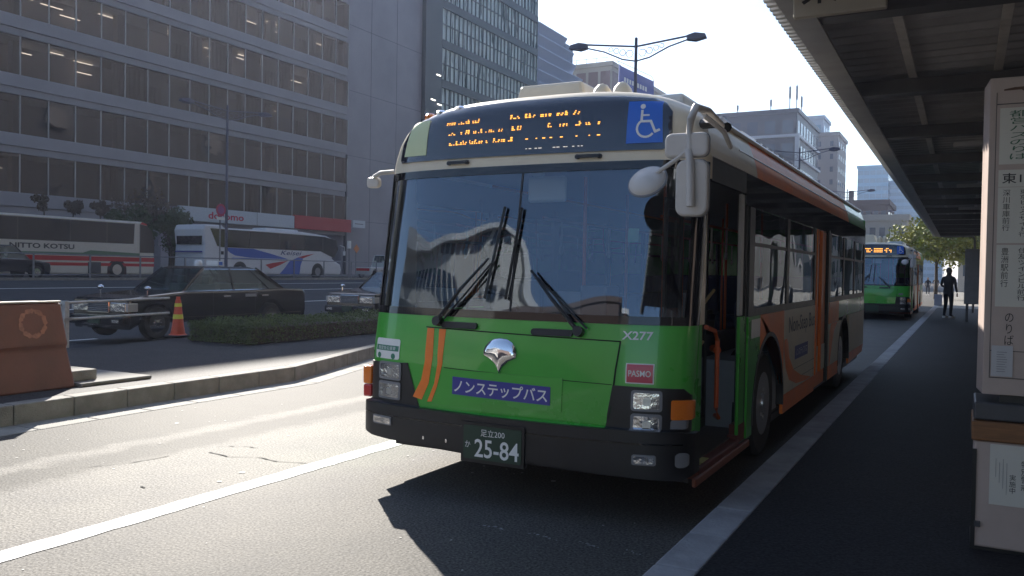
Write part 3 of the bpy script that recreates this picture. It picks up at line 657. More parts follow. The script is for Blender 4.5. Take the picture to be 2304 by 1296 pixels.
    mb = MB(); mb.box(-1.1, -.1, 1.5, 1.53, .35, 1.45); mb.build('partition', INTER, B)
    mb = MB(); mb.add([(-1.1, 1.515, 1.45), (-.1, 1.515, 1.45), (-.1, 1.515, 2.1), (-1.1, 1.515, 2.1)], [(0, 1, 2, 3)]); mb.build('partition_glass', SIDEG, B)
    mb = MB(); mb.box(-.07, .24, .34, .38, 2.13, 2.32); mb.box(-.05, .05, .36, .40, 2.32, 2.44); mb.build('cab_mirror', mat('pale cab mirror', (.55, .62, .62), .3), B, bevel=.02)
    for x, y in ((-.1, 1.5), (.35, 2.3), (-.35, 3.2), (.35, 4.6), (-.35, 5.2), (.4, 6.3), (-.35, 7.2)):
        mb = MB(); mb.tube([(x, y, .34), (x, y, 2.44)], .017, 6); mb.build('handrail', RAIL, B)
    for x in (-.55, .55):
        mb = MB(); mb.tube([(x, 1.6, 2.1), (x, 10, 2.1)], .014, 6); hb = mb.build('handrail', RAIL, B)
        for k in range(12): mb = MB(); y = 2+k*.6; mb.box(x-.008, x+.008, y-.012, y+.012, 1.86, 2.1); mb.lathe([(.045, -.006), (.045, .006), (.03, .006), (.03, -.006), (.045, -.006)], (x, y, 1.82), 'x', 12); mb.build('strap', mat('strap cream', (.6, .58, .5), .5), hb)
    for x0, ys_ in ((-1.15, (2.0, 3.4, 4.2, 5.0, 5.8, 6.6, 8.0, 9.0)), (.65, (3.4, 4.2, 8.0, 9.0)), (-.65, (8.0, 9.0)), (.15, (8.0, 9.0))):
        for y in ys_:
            z = .62 if y < 7 else .88; mb = MB(); mb.box(x0, x0+.44, y, y+.42, z, z+.1); mb.box(x0, x0+.44, y+.36, y+.45, z+.1, z+.72); mb.box(x0+.1, x0+.34, y+.1, y+.3, z-.28, z)
            st = mb.build('seat', SEAT, B, bevel=.03)
    for a, b in ((-HW+.04, -.5), (.55, HW-.06)): mb = MB(); mb.box(a, b, 1.84, 3.2, .34, .9); mb.build('wheel_box', INTER, B)
    # underside
    mb = MB(); mb.box(-1.2, 1.2, .3, 10.4, .22, .29); mb.build('chassis', BLACK, B)
    # ---- mirrors on the kerb side
    yM = -.33
    mb = MB(); mb.tube([(1.42, .12, 2.56), (1.39, -.1, 2.62), (1.365, -.28, 2.615), (1.345, yM+.02, 2.54), (1.335, yM+.02, 2.36), (1.355, yM-.01, 2.28), (1.365, yM-.02, 2.02)], .024, 10)
    mb.tube([(1.47, .16, 2.43), (1.47, -.02, 2.50), (1.39, -.18, 2.58)], .016, 8); mb.tube([(1.335, yM+.02, 2.36), (1.27, yM+.02, 2.31), (1.09, yM+.03, 2.20)], .014, 8)
    arm = mb.build('mirror_arm', MIRRORBACK, B, smooth=True)
    mb = MB(); mb.tube([(HW-.03, .32, 2.62), (1.40, .2, 2.60), (1.45, .12, 2.55)], .035, 8); mb.build('arm_bracket', BLACK, arm)
    for nm, p, d in (('mirror', rrect(1.19, 1.455, 2.315, 2.46, .04), .05), ('mirror', rrect(1.26, 1.455, 1.965, 2.30, .055), .06)):
        mb = MB(); mb.prism(p, 'y', yM+.01, yM+d, 0); mh = mb.build(nm, MIRRORBACK, B, bevel=.014)
        cx_ = sum(a for a, b in p)/len(p); cz_ = sum(b for a, b in p)/len(p); mb = MB(); mb.prism([(cx_+(a-cx_)*.92, cz_+(b-cz_)*.93) for a, b in p], 'y', yM+d, yM+d+.004); mb.build('mirror_glass', CHROME, mh)
        mb = MB(); mb.prism([(cx_+(a-cx_)*1.03, cz_+(b-cz_)*1.025) for a, b in p], 'y', yM+d-.016, yM+d-.002); mb.build('mirror_rim', MIDGREY, mh)
    c = Vector((1.08, yM+.03, 2.185)); mb = MB(); prof = [(.0001, -.045), (.05, -.04), (.10, -.018), (.118, .0), (.12, .012), (.0001, .014)]
    mb.lathe(prof, (0, 0, 0), 'y', 28); rm = mb.build('mirror', MIRRORBACK, B, smooth=True); rm.location = c; rm.rotation_euler = (R(-38), R(12), R(-14))
    mb = MB(); mb.lathe([(.118, .0), (.126, .004), (.126, .014), (.118, .016)], (0, 0, 0), 'y', 28); mb.build('mirror_rim', MIDGREY, rm, smooth=True)
    mb = MB(); mb.tube([(-HW+.02, .30, 2.40), (-1.33, .22, 2.385), (-1.38, .2, 2.35)], .018, 8); ml = mb.build('mirror_arm', MIRRORBACK, B)
    mb = MB(); mb.prism(rrect(-1.47, -1.35, 2.27, 2.355, .03), 'y', .22, .27); mb.build('mirror', MIRRORBACK, ml, bevel=.012)
    # ---- writing and badges on the front
    def fb(xc, zc, off): return lambda p: FP(xc+.03+p[0], zc+p[1], off)
    pb = fpatch('plate_bracket', q(-.285, .205, .30, .575), .045, BLACK, bp, .05)
    pl = fpatch('number_plate', rrect(-.262, .187, .325, .556, .012), .05, PLATE, bp, .006)
    if full:
        text_obj('lettering', '足立200', fb(-.03, .512, .0525), LETTER, pl, w=.185, h=.05)
        text_obj('lettering', '25-84', fb(.0, .405, .0525), LETTER, pl, w=.34, h=.125, bold=.012)
        text_obj('lettering', 'か', fb(-.225, .425, .0525), LETTER, pl, w=.042, h=.045)
        text_obj('lettering', 'X277', fb(.915, 1.216, .004), LETTER, B, w=.195, h=.056, bold=.018)
        rp = fpatch('raised_plate', q(-.49, .434, .69, .915), .010, GREEN, B, .012)
        ns = fpatch('non_step_sign', [(-.415, .742), (.352, .728), (.352, .851), (-.415, .866)], .0135, NAVY, rp, .004)
        text_obj('lettering', 'ノンステップバス', lambda p: FP(-.032+.03+p[0], .797+p[1]-p[0]*.018, .0152), LETTER, ns, w=.73, h=.092, bold=.014)
        ps = fpatch('card_sticker', q(.857, 1.033, .911, 1.04), .004, LETTER, B, .004); fpatch('sticker_face', q(.864, 1.026, .918, 1.033), .0055, PASM, ps, .002)
        text_obj('lettering', 'PASMO', fb(.945, .976, .0068), LETTER, ps, w=.14, h=.04, bold=.012)
        st = fpatch('eco_sticker', rrect(-1.20, -.925, .945, 1.095, .02), .004, LETTER, B, .004)
        fpatch('sticker_band', q(-1.19, -.935, 1.005, 1.045), .0055, mat('sticker green', (.03, .2, .12), .4), st, .002)
        text_obj('lettering', '指定低公害車', fb(-1.065, 1.025, .0068), LETTER, st, w=.2, h=.028)
        for x in (-1.15, -.99):
            fpatch('wheel_mark', [(x+.022*math.cos(t), .967+.022*math.sin(t)) for t in [math.pi*i/6 for i in range(12)]], .0055, mat('sticker green', 0, 0), st, .002)
        # leaf emblem: ginkgo shaped, domed chrome
        out = [(-.033, .907), (-.06, .965), (-.105, 1.005), (-.165, 1.03), (-.170, 1.06), (-.158, 1.095), (-.13, 1.128), (-.09, 1.148), (-.04, 1.155), (.01, 1.148), (.05, 1.128), (.078, 1.095), (.09, 1.06), (.088, 1.025), (.03, 1.0), (-.01, .96)]
        mb = MB(); cx_, cz_ = -.038, 1.065; rings = [(1.0, .004), (1.0, .016), (.93, .024), (.75, .031), (.5, .037), (.25, .040)]
        k = len(out); vs = [FP(cx_+(x-cx_)*s_+.03, cz_+(z-cz_)*s_, o) for s_, o in rings for x, z in out]+[FP(cx_+.03, cz_, .041)]
        fs = [(r*k+j, r*k+(j+1) % k, (r+1)*k+(j+1) % k, (r+1)*k+j) for r in range(len(rings)-1) for j in range(k)]+[((len(rings)-1)*k+j, (len(rings)-1)*k+(j+1) % k, len(vs)-1) for j in range(k)]
        mb.add(vs, fs); mb.build('leaf_emblem', CHROME, B, smooth=True)
        fpatch('dash_notice', q(.80, .87, 1.83, 1.92), -.02, mat('notice green', (.22, .45, .25), .5), B, .002)
    else:
        text_obj('lettering', '815', fb(-.75, .48, .05), LETTER, pl, w=.26, h=.10, bold=.01)
        fpatch('white_sticker', rrect(-.80, -.62, 1.02, 1.1, .03), .005, LETTER, B, .004)
        fpatch('card_sticker', q(.85, 1.0, .95, 1.02), .005, MIDGREY, B, .004)
    return B
bus = make_bus('green and cream low-floor city bus with open front door, nearest the camera', (-.03, 0, 0))
bus2 = make_bus('green city bus waiting in the distance behind the nearer bus', (-.25, 29.4, 0), full=False)

# ------------------------------------------------------------ buildings
STONE = mat('grey stone band', (0.30, 0.29, 0.31), 0.55, var=0.06, scale=0.6)
STONE2 = mat('polished grey granite', (0.27, 0.26, 0.29), 0.45, var=0.12, scale=0.25)
MULL = mat('pale window frame', (0.42, 0.41, 0.40), 0.45)
BRONZE = glass('bronze office glass', (0.17, 0.15, 0.14), 0.05, 1.5, wav=0.02, gcol=(.78, .75, .76))
def facade_x(root, x, y0, y1, zs, h, sp, gl_, fr, depth=0.12, mull=0.07, limit=100, inner=None):
    """window rows on a wall facing +x: each pane a part, with posts between"""
    n = 0; cols = int(round((y1-y0)/sp)); cells = []
    for z in zs:
        for c in range(cols): cells.append((z, y0+c*sp, y0+(c+1)*sp))
    cells.sort(key=lambda t: math.hypot(t[1]-CY, (t[0]-CZ)*1.0))
    rest = MB()
    for z, a, b in cells:
        tgt = MB() if n < limit else rest
        tgt.add([(x-depth, a+mull/2, z), (x-depth, b-mull/2, z), (x-depth, b-mull/2, z+h), (x-depth, a+mull/2, z+h)], [(0, 1, 2, 3)])
        if n < limit: tgt.build('window', random.choices(gl_, (5, 3, 2))[0], root, fix=False)
        n += 1
    if rest.v: struct(rest.build('window_rest', gl_[0], root, fix=False), 'stuff')
    ps = sorted([(math.hypot(y0+c*sp-CY-30, z-CZ), z, y0+c*sp) for z in zs for c in range(cols+1)]); rest = MB()
    for i, (d, z, y) in enumerate(ps):
        tgt = MB() if i < 100 else rest
        tgt.box(x-depth-.02, x-depth+.05, y-mull/2, y+mull/2, z, z+h)
        if i < 100: tgt.build('window_post', fr, root)
    struct(rest.build('window_post_rest', fr, root), 'stuff')
# office block on the left
OB = thing('office_building', 'grey office block with long horizontal window bands, behind the two coaches', 'building', (0, 0, 0))
X1 = -47.2; FL = [5.8+3.5*k for k in range(8)]; WH = 2.32; Y0, Y1 = 25.55-1.79*22, 25.55+1.79*16.8
mb = MB()
mb.box(X1-12, X1-2.5, Y0, Y1, .9, 34.2)
for k, z in enumerate(FL):
    z0 = FL[k-1]+WH if k else 4.55
    mb.box(X1-2.6, X1, Y0, Y1, z0, z0+.42); mb.box(X1-2.6, X1+.09, Y0, Y1, z0+.42, z-.0)
mb.box(X1-2.6, X1+.09, Y0, Y1, FL[-1]+WH, 34.2)
mb.build('wall', STONE, OB, bevel=.03)
for y in [Y0+i*7.16 for i in range(10)]: mb = MB(); mb.box(X1-1.2, X1-.3, y-.45, y+.45, .9, 4.55); mb.build('column', STONE2, OB, bevel=.04)
BR2 = glass('bronze office glass clear', (0.25, 0.22, 0.19), 0.03, 1.5, wav=0.05, gcol=(.7, .68, .7))
BR3 = glass('bronze office glass deep', (0.12, 0.10, 0.09), 0.07, 1.5, wav=0.05, gcol=(.7, .68, .72))
facade_x(OB, X1, Y0, Y1, FL, WH, 1.79, (BRONZE, BR2, BR3), MULL)
# ceilings and lit tubes seen through the glass
mb = MB()
for z in FL: mb.box(X1-2.45, X1-.35, Y0, Y1, z+WH-.05, z+WH-.005)
mb.build('ceiling', mat('office ceiling', (.35, .33, .30), .9), OB)
BLD = mat('roller blind', (.38, .35, .30), .9, var=.1, scale=2)
random.seed(17)
for k in range(7):
    for c in range(17, 39):
        if random.random() < .13:
            y = Y0+c*1.79; mb = MB(); mb.box(X1-.30, X1-.28, y+.05, y+1.74, FL[k]+WH-random.choice((.4, .7, 1.1, 1.9)), FL[k]+WH-.06); mb.build('blind', BLD, OB)
for y in [Y0+4+i*7.16 for i in range(9)]:
    for k in range(7): mb = MB(); mb.box(X1-1.6, X1-1.1, y-.25, y+.25, FL[k]+.02, FL[k]+WH-.06); mb.build('inner_column', mat('office ceiling', 0, 0), OB)
random.seed(5)
TUBE = mat('office light tube', (.8, .8, .7), .5, emit=(1.0, .95, .82), estr=2.2)
for i, (k, y) in enumerate([(4, 33), (4, 38.5), (4, 29), (3, 36.4), (3, 38), (3, 40.3), (3, 43.8), (3, 46), (2, 30.3), (2, 32.5), (2, 35), (2, 40), (2, 44.9), (2, 47.6), (1, 49.5), (5, 43), (5, 45), (5, 50), (4, 47), (4, 49.5), (4, 44.5), (3, 27.5), (3, 26.3), (0, 24), (0, 22.4), (2, 26), (1, 48), (5, 33), (5, 36), (4, 52)]+[(random.choice((2, 3, 4, 5, 6)), random.uniform(24, 54)) for _ in range(26)]):
    mb = MB(); d = random.uniform(.5, 2.2); mb.box(X1-d-.06, X1-d, y, y+random.uniform(.9, 1.5), FL[k]+WH-.12-random.uniform(0, .9), FL[k]+WH-.08-random.uniform(0, .02))
    z = FL[k]+WH-.1; mb = MB(); mb.box(X1-d-.09, X1-d+.03, y, y+random.uniform(.9, 1.5), z-random.choice((0, .25, .5, .8)), z+.04); mb.v = [(a, b, z-.1-.35*(i % 3)+(.03 if c > z else 0)) for a, b, c in mb.v]; mb.build('ceiling_light', TUBE, OB)
CURT = mat('office curtain', (.30, .26, .22), .9, var=.3, scale=3, stretch=(1, 6, .2))
for k, a, b in ((3, 36.6, 39.5), (3, 40.4, 42.5), (3, 46, 49), (3, 51, 54), (2, 32, 36), (2, 38.2, 41), (2, 43, 46), (2, 49, 53), (4, 36, 38), (4, 40, 43.5), (4, 45, 46), (4, 50, 55), (5, 38, 42), (5, 46, 52), (1, 47, 50), (0, 44, 47.5), (0, 31, 32.6)):
    mb = MB(); n = int((b-a)/.12); vs = []
    for i in range(n+1): yy = a+i*.12; xx = X1-.55+.05*math.sin(i*1.9); vs += [(xx, yy, FL[k]+.05), (xx, yy, FL[k]+WH-.06)]
    mb.add(vs, [(2*i, 2*i+2, 2*i+3, 2*i+1) for i in range(n)]); mb.build('curtain', CURT, OB)
mb = MB(); mb.box(X1-2.5, X1-2.3, Y0, Y1, .9, 4.5); mb.build('shop_front', glass('shop glass', (.05, .05, .055), .02, gcol=(.6, .6, .65)), OB)
SG = mat('shop sign white', (.52, .56, .60), .5, var=.04)
mb = MB(); mb.box(X1+.1, X1+.35, 36.9, 48.66, 4.86, 5.90); sg = mb.build('shop_sign', SG, OB, bevel=.02)
DR = mat('shop letters red', (.50, .012, .05), .5)
text_obj('lettering', 'docomo', lambda p: (X1+.36, 41.25+p[0], 5.37+p[1]), DR, sg, w=3.5, h=.52, bold=.02)
mb = MB(); mb.box(X1+.35, X1+.36, 44.4, 44.43, 4.87, 5.89); mb.build('sign_joint', DARKGREY, sg)
mb = MB(); mb.box(X1+.1, X1+.35, 48.72, 56.1, 4.86, 6.0); mb.build('shop_sign', mat('shop sign red', (.42, .02, .025), .5, var=.05), OB, bevel=.02)
mb = MB(); mb.box(X1+.1, X1+.14, 49.9, 49.95, 4.9, 6.0)
mb = MB(); mb.box(X1+.4, X1+.46, 56.2, 58.0, 5.35, 6.02); mb.box(X1, X1+.4, 56.35, 56.43, 5.6, 5.7); ps = mb.build('hanging_sign', SG, OB)
mb = MB(); mb.box(X1+.461, X1+.47, 56.5, 57.7, 5.66, 5.72); mb.build('lettering', DARKGREY, ps)
# stair tower of the same block
TW = thing('stair_tower', 'plain windowless grey granite tower between the window bands and the green glass tower', 'tower')
mb = MB(); mb.box(X1-9, X1-.4, Y1+.02, 68.25, .9, 44); mb.build('wall', STONE2, TW, bevel=.1)
mb = MB()
for z in range(6, 44, 6): mb.box(X1-.402, X1-.385, Y1+.1, 68.2, z, z+.03)
for y in (59.7, 63.8): mb.box(X1-.402, X1-.385, y, y+.03, .9, 44)
mb.build('joint', mat('stone joint', (.10, .10, .11), .8), TW)
mb = MB(); mb.box(X1-.4, X1-.15, Y1+.3, Y1+.45, .9, 12); mb.build('drain_pipe', DARKGREY, TW)

# green glass tower
GGL = None
def stripe_glass(name):
    m = bpy.data.materials.new(name); m.use_nodes = True; nt = m.node_tree; N = nt.nodes; L = nt.links; b = N['Principled BSDF']
    tc = N.new('ShaderNodeTexCoord'); mp = N.new('ShaderNodeMapping'); mp.inputs['Scale'].default_value = (1, 1.1, .12)
    no = N.new('ShaderNodeTexNoise'); no.inputs['Scale'].default_value = 2.2; no.inputs['Detail'].default_value = 3; no.inputs['Distortion'].default_value = .6
    L.new(tc.outputs['Object'], mp.inputs[0]); L.new(mp.outputs[0], no.inputs[0])
    rp = N.new('ShaderNodeValToRGB'); e = rp.color_ramp.elements; e[0].position = .37; e[1].position = .47; e[0].color = (.04, .07, .07, 1); e[1].color = (.80, .90, .86, 1)  # pale stripes stand for blinds and for reflected sky
    L.new(no.outputs['Fac'], rp.inputs[0]); L.new(rp.outputs[0], b.inputs['Base Color']); b.inputs['Roughness'].default_value = .35; b.inputs['Specular IOR Level'].default_value = .4
    MATS[name] = m; return m
GG = stripe_glass('green glass with blinds and sky')
GB = mat('dark green slab band', (.045, .06, .065), .4, var=.1)
GT = thing('glass_tower', 'tall green glass office tower with dark floor bands, left of the street lamp', 'tower')
mb = MB(); mb.box(X1-11, X1-.5, 68.3, 94.3, .9, 70); mb.box(X1-.49, X1, 68.3, 71.45, .9, 70); mb.build('core', GB, GT)
for k in range(14):
    z = 17.2+4.27*(k-3)
    w = MB(); w.box(X1-.45, X1-.2, 71.5, 94.25, z+.62, z+4.27-.25); wn_ = w.build('window', GG, GT)
    mb = MB(); mb.box(X1-.45, X1, 71.5, 94.3, z-.25, z+.62); mb.build('floor_band', GB, GT)
    mb = MB(); n = 26
    for i in range(n+1): y = 71.5+i*(22.7/n); mb.box(X1-.2, X1-.05, y-.05, y+.05, z+.62, z+4.02)
    mb.box(X1-.2, X1-.08, 71.5, 94.2, z+2.3, z+2.38); mb.build('window_frame', mat('green grey frame', (.13, .17, .17), .4), wn_)
mb = MB()
for z, y in ((19.5, 69.4), (19.2, 70.6), (15.8, 69.6), (22.3, 70.4)): mb.box(X1+.0, X1+.02, y, y+.8, z, z+.1)
mb.build('facade_light', TUBE, GT)
# louvred tower
LV = thing('louvred_building', 'pale blue building with horizontal metal louvres, beside the green glass tower', 'building')
LM = mat('pale blue metal', (.52, .62, .80), .4, .0, var=.05)
mb = MB(); mb.box(X1-20, X1-.7, 94.5, 107, .9, 34); mb.build('wall', mat('blue grey wall', (.20, .25, .33), .5), LV)
for k in range(12):
    z = 34.4-k*1.55; y1_ = 103.5+min(k, 3)*1.6+(.8 if k % 2 else 0); mb = MB()
    mb.add([(X1-.7, 94.5, z-.9), (X1, 94.5, z), (X1, 94.5, z-.12), (X1-.7, 94.5, z-1.3), (X1-.7, y1_, z-.9), (X1, y1_, z), (X1, y1_, z-.12), (X1-.7, y1_, z-1.3)], [(0, 1, 2, 3), (4, 7, 6, 5), (0, 4, 5, 1), (1, 5, 6, 2), (2, 6, 7, 3), (3, 7, 4, 0)])
    mb.build('louvre', LM, LV)
# generic distant block: corner nearest, walls facing -y and +x
def far_block(name, label, x0, x1, y0, y1, top, wall, winm, rows, cols_f, cols_s, cat='building', wfrac=.6, hfrac=.55, roof=True):
    t = thing(name, label, cat); mb = MB(); mb.box(x0, x1, y0, y1, -.5, top); mb.build('wall', wall, t)
    fh = (top-2)/rows; n = 0
    vis = [(r, 'f', c) for r in range(rows) for c in range(cols_f)]+[(r, 's', c) for r in range(rows) for c in range(cols_s)]
    vis.sort(key=lambda v: -v[0]); rest = MB()
    for r, sd, c in vis:
        z0 = 1.2+r*fh+fh*(1-hfrac)/2; z1 = z0+fh*hfrac; tgt = MB() if n < 60 else rest
        if sd == 'f':
            w = (x1-x0)/cols_f; a = x0+(c+(1-wfrac)/2)*w; b = a+w*wfrac; tgt.box(a, b, y0-.06, y0+.1, z0, z1)
        else:
            w = (y1-y0)/cols_s; a = y0+(c+(1-wfrac)/2)*w; b = a+w*wfrac; tgt.box(x1-.1, x1+.06, a, b, z0, z1)
        if n < 60: tgt.build('window', winm, t)
        n += 1
    if rest.v: struct(rest.build('windows', winm, t), 'stuff')
    if roof: mb = MB(); mb.box(x0-.3, x1+.3, y0-.3, y1+.3, top-.5, top+.25); mb.build('parapet', wall, t)
    return t
DGL = mat('dusk glass', (.06, .09, .13), .12); PGL = mat('pale glass', (.22, .33, .42), .12); BRN = mat('pinkish brown panel', (.20, .12, .10), .6, var=.08)
BEI = mat('beige wall', (.42, .36, .28), .7, var=.05)
bb = far_block('department_store', 'cream building with brown vertical panels, showing just above the bus roof', -78, -51, 130, 160, 37.3, BEI, BRN, 5, 12, 9, wfrac=.78, hfrac=.86)
mb = MB()
for i in range(14): x = -77+i*1.9; mb.tube([(x, 131, 37.3), (x, 131, 38.6)], .05, 4)
mb.tube([(-77, 131, 38.6), (-52, 131, 38.6)], .05, 4); mb.build('roof_rail', MIDGREY, bb)
BBD = thing('billboard', 'blue rooftop billboard seen from the side, behind the tall street lamp', 'billboard')
mb = MB(); mb.add([(-44.6, 117, 29.0), (-40.2, 120.5, 27.0), (-40.2, 120.5, 31.2), (-44.6, 117, 33.4), (-44.8, 117.3, 29.0), (-40.4, 120.8, 27.0), (-40.4, 120.8, 31.2), (-44.8, 117.3, 33.4)], [(0, 1, 2, 3), (4, 7, 6, 5), (0, 4, 5, 1), (1, 5, 6, 2), (2, 6, 7, 3), (3, 7, 4, 0)])
mb.build('panel', mat('billboard blue', (.08, .12, .42), .5), BBD)
mb = MB(); mb.tube([(-42.5, 119.2, 0), (-42.5, 119.2, 28)], .25, 8); mb.tube([(-44.5, 117.3, 33.4), (-44.8, 116.6, 34.0), (-40.4, 120.0, 31.9), (-40.2, 120.6, 31.2)], .05, 5); mb.build('frame', MIDGREY, BBD)
def bbp(p): t = (p[0]+2.8)/5.6; return (-44.6+4.4*t+.02, 117+3.5*t-.02, 31.2-2.1*t+p[1]+.35)
mb = MB()
for i in range(9): a = -2.0+i*.42; mb.add([bbp((a, -.35)), bbp((a+.3, -.35)), bbp((a+.3, .35)), bbp((a, .35))], [(0, 1, 2, 3)])
mb.build('lettering', LETTER, BBD, fix=False)
of = far_block('office_tower', 'dark office building with pale trim and rooftop aerials, above the bus roof', -52, -24, 151, 176, 31, mat('dark cladding', (.06, .068, .085), .5), DGL, 7, 9, 8)
mb = MB(); mb.box(-52.3, -23.6, 150.5, 176, 26.2, 26.7); mb.box(-24.2, -23.5, 150.4, 150.9, 0, 26.7); mb.box(-24.1, -23.5, 151, 176, 22.5, 22.9); mb.build('trim', mat('pale trim', (.55, .57, .6), .5), of)
for x, y, h in ((-25.5, 152, 4.5), (-29, 153, 2.6), (-35, 153, 2.0), (-25, 156, 5.5), (-24.8, 160, 4.2)):
    mb = MB(); mb.tube([(x, y, 31), (x, y, 31+h)], .09, 5); mb.tube([(x, y, 31+h*.5), (x, y, 31+h*.95)], .2, 6); mb.build('aerial', MIDGREY, of)
far_block('plant_tower', 'pale blue rooftop tower behind the dark office building', -31, -26, 196, 206, 37.5, mat('pale blue wall', (.35, .42, .50), .6), PGL, 8, 2, 3)
far_block('apartment_tower', 'beige stone tower with few small windows, behind the second street lamp', -29, -21.5, 186, 200, 32.0, mat('beige stone', (.34, .31, .29), .7, var=.05), DGL, 11, 3, 4, wfrac=.25, hfrac=.4)
far_block('glass_office', 'tall pale blue glass office tower far down the street, beside the canopy edge', -27, -18.3, 276, 300, 35.5, mat('sky blue curtain wall', (.22, .40, .54), .3), PGL, 14, 5, 8, wfrac=.9)
far_block('glass_office', 'wide pale glass tower stepping down, touching the canopy edge', -18.2, -3, 280, 310, 31.0, mat('pale curtain wall', (.26, .40, .52), .3), PGL, 14, 7, 8, wfrac=.94, hfrac=.5)
bk = far_block('brick_building', 'low brown brick building below the pale glass towers', -15.5, -7.8, 136, 150, 13.2, mat('dark brick', (.16, .12, .11), .8, var=.1), DGL, 4, 7, 3)
mb = MB(); mb.box(-13.5, -12.8, 136.5, 137.5, 13, 15.0); mb.build('chimney', mat('dark brick', 0, 0), bk)
far_block('shop_building', 'pale low shop building behind the waiting bus', -9.0, -3.5, 108, 120, 9.0, mat('pale shop wall', (.42, .42, .40), .7, var=.08), DGL, 3, 5, 3)
sb = thing('shop_banner', 'white vertical shop banner on the far street corner', 'sign')
mb = MB(); mb.box(-5.2, -4.6, 106, 106.1, 4.6, 7.4); mb.build('panel', LETTER, sb); mb = MB(); mb.tube([(-4.9, 106.1, 0), (-4.9, 106.1, 7.4)], .06, 6); mb.build('post', MIDGREY, sb)
fb2 = far_block('station_annex', 'pale building in sunlight beyond the end of the canopy', 2.2, 16, 95, 110, 7.5, mat('sunlit cream wall', (.52, .50, .45), .7, var=.06), DGL, 2, 6, 3)
# unseen side of the street: stands behind the camera and shows in the glass
def reflection_cols(t):  # pale boxes added as bright verticals for the glass reflections
    for i in range(14):
        y = -60+i*15+random.uniform(-2, 2); z0 = random.choice((0, 0, 3, 9, 16, 22)); mb = MB(); mb.box(23.3, 23.9, y, y+random.choice((.5, .9, 1.6, 3.2)), z0, z0+random.choice((3, 5, 9))); mb.build('column', mat('pale reflection column', (.16, .15, .145), .6), t)
rb = far_block('station_building', 'unseen long brown station building on the platform side, raised to block sky reflections', 24, 50, -60, 160, 62, mat('brown tile', (.030, .026, .025), .6, var=.1), DGL, 9, 4, 3)  # unseen; height raised to keep sky out of the window reflections
reflection_cols(rb)
far_block('brick_hall', 'dark brick hall with pale windows, seen only in the right half of the windscreen', -27, -3, -50, -44, 15.5, mat('dark brick', 0, 0), WHITE, 4, 9, 2, wfrac=.3, hfrac=.4)
wb_ = thing('curved_building', 'white office building with rows of square windows, reflected in the windscreen', 'building')
mb = MB(); WB = mat('white tile wall', (.72, .70, .64), .6, var=.04)
import itertools
arcp = [(-30-34*math.cos(R(a)), -62+34*math.sin(R(a))*.7) for a in range(20, 150, 10)]
arcp = [(-66, -34), (-58, -40), (-50, -45), (-42, -49), (-33, -52), (-23, -54), (-12, -55), (0, -55)]
vs = []
AH = lambda x: 19.5 if x < -45 else (21.5 if x < -30 else 16.5)
for x, y in arcp: vs += [(x, y, 0), (x, y, AH(x))]
mb.add(vs, [(2*i, 2*i+2, 2*i+3, 2*i+1) for i in range(len(arcp)-1)]); mb.build('wall', WB, wb_)
n = 0
for (xa, ya), (xb, yb) in zip(arcp, arcp[1:]):
    for t in (.1, .3, .5, .7, .9):
        for z in (6, 9.5, 12.8, 16.2, 19.6, 23.0):
            if n >= 150 or z+1.9 > AH(xa+(xb-xa)*t): continue
            n += 1; x, y = xa+(xb-xa)*t, ya+(yb-ya)*t; dx, dy = (xb-xa)/9*.6, (yb-ya)/9*.6; nx, ny = -(yb-ya)/9*.08, (xb-xa)/9*.08; mb = MB()
            mb.add([(x-dx+nx, y-dy+ny, z), (x+dx+nx, y+dy+ny, z), (x+dx+nx, y+dy+ny, z+1.7), (x-dx+nx, y-dy+ny, z+1.7)], [(0, 1, 2, 3)]); mb.build('window', DGL, wb_, fix=False)
vs = []
for x, y in arcp: vs += [(x+.5, y+.9, AH(x)), (x, y-.6, AH(x)), (x, y-.6, AH(x)+.9), (x+.5, y+.9, AH(x)+.9)]
mb = MB(); mb.add(vs, [(4*i+j, 4*i+(j+1) % 4, 4*i+4+(j+1) % 4, 4*i+4+j) for i in range(len(arcp)-1) for j in range(4)]); mb.build('cornice', WHITE, wb_)

# ------------------------------------------------------------ canopy
CN = thing('bus_stop_canopy', 'long dark steel canopy with corrugated roof over the pavement', 'canopy')
CST = mat('canopy steel', (.25, .25, .26), .5, var=.18, scale=4); CDK = mat('canopy deck', (.36, .36, .37), .45, var=.2, scale=2)
CX0, CY0, CY1 = 1.66, -7.0, 35.8
mb = MB(); n = int((CY1-CY0)/.065); vs = []
for i in range(n+1):
    y = CY0+(i//2*2)*.065+(.0 if i % 2 == 0 else .055); z = 3.60 if (i//2) % 2 else 3.68
    vs += [(CX0+.02, y, z), (9, y, z+.1)]
mb.add(vs, [(2*i, 2*i+1, 2*i+3, 2*i+2) for i in range(n)])
mb.add([(a, b, c+.06) for a, b, c in vs], [(2*i, 2*i+1, 2*i+3, 2*i+2) for i in range(n)])
mb.build('roof_deck', CDK, CN)
mb = MB(); mb.box(CX0-.02, CX0+.02, CY0, CY1, 3.40, 3.64); mb.box(CX0+.02, CX0+.17, CY0, CY1, 3.395, 3.42); mb.build('fascia', CST, CN)
mb = MB(); y = CY0
GUT = mat('pale eaves metal', (.50, .50, .50), .4, .3, var=.1)
mb.box(CX0-.10, CX0-.025, CY0, CY1, 3.46, 3.52)
while y < CY1: mb.box(CX0-.09, CX0-.024, y, y+.05, 3.40, 3.46); y += .1
mb.build('eaves_trim', GUT, CN)
y = 3.9-2.85*3
while y < CY1:
    mb = MB(); mb.box(CX0+.02, 9, y-.04, y+.04, 3.43, 3.56); mb.box(CX0+.02, 9, y-.09, y+.09, 3.41, 3.428); mb.build('beam', mat('dark beam steel', (.09, .09, .10), .5, var=.15), CN); y += 2.85
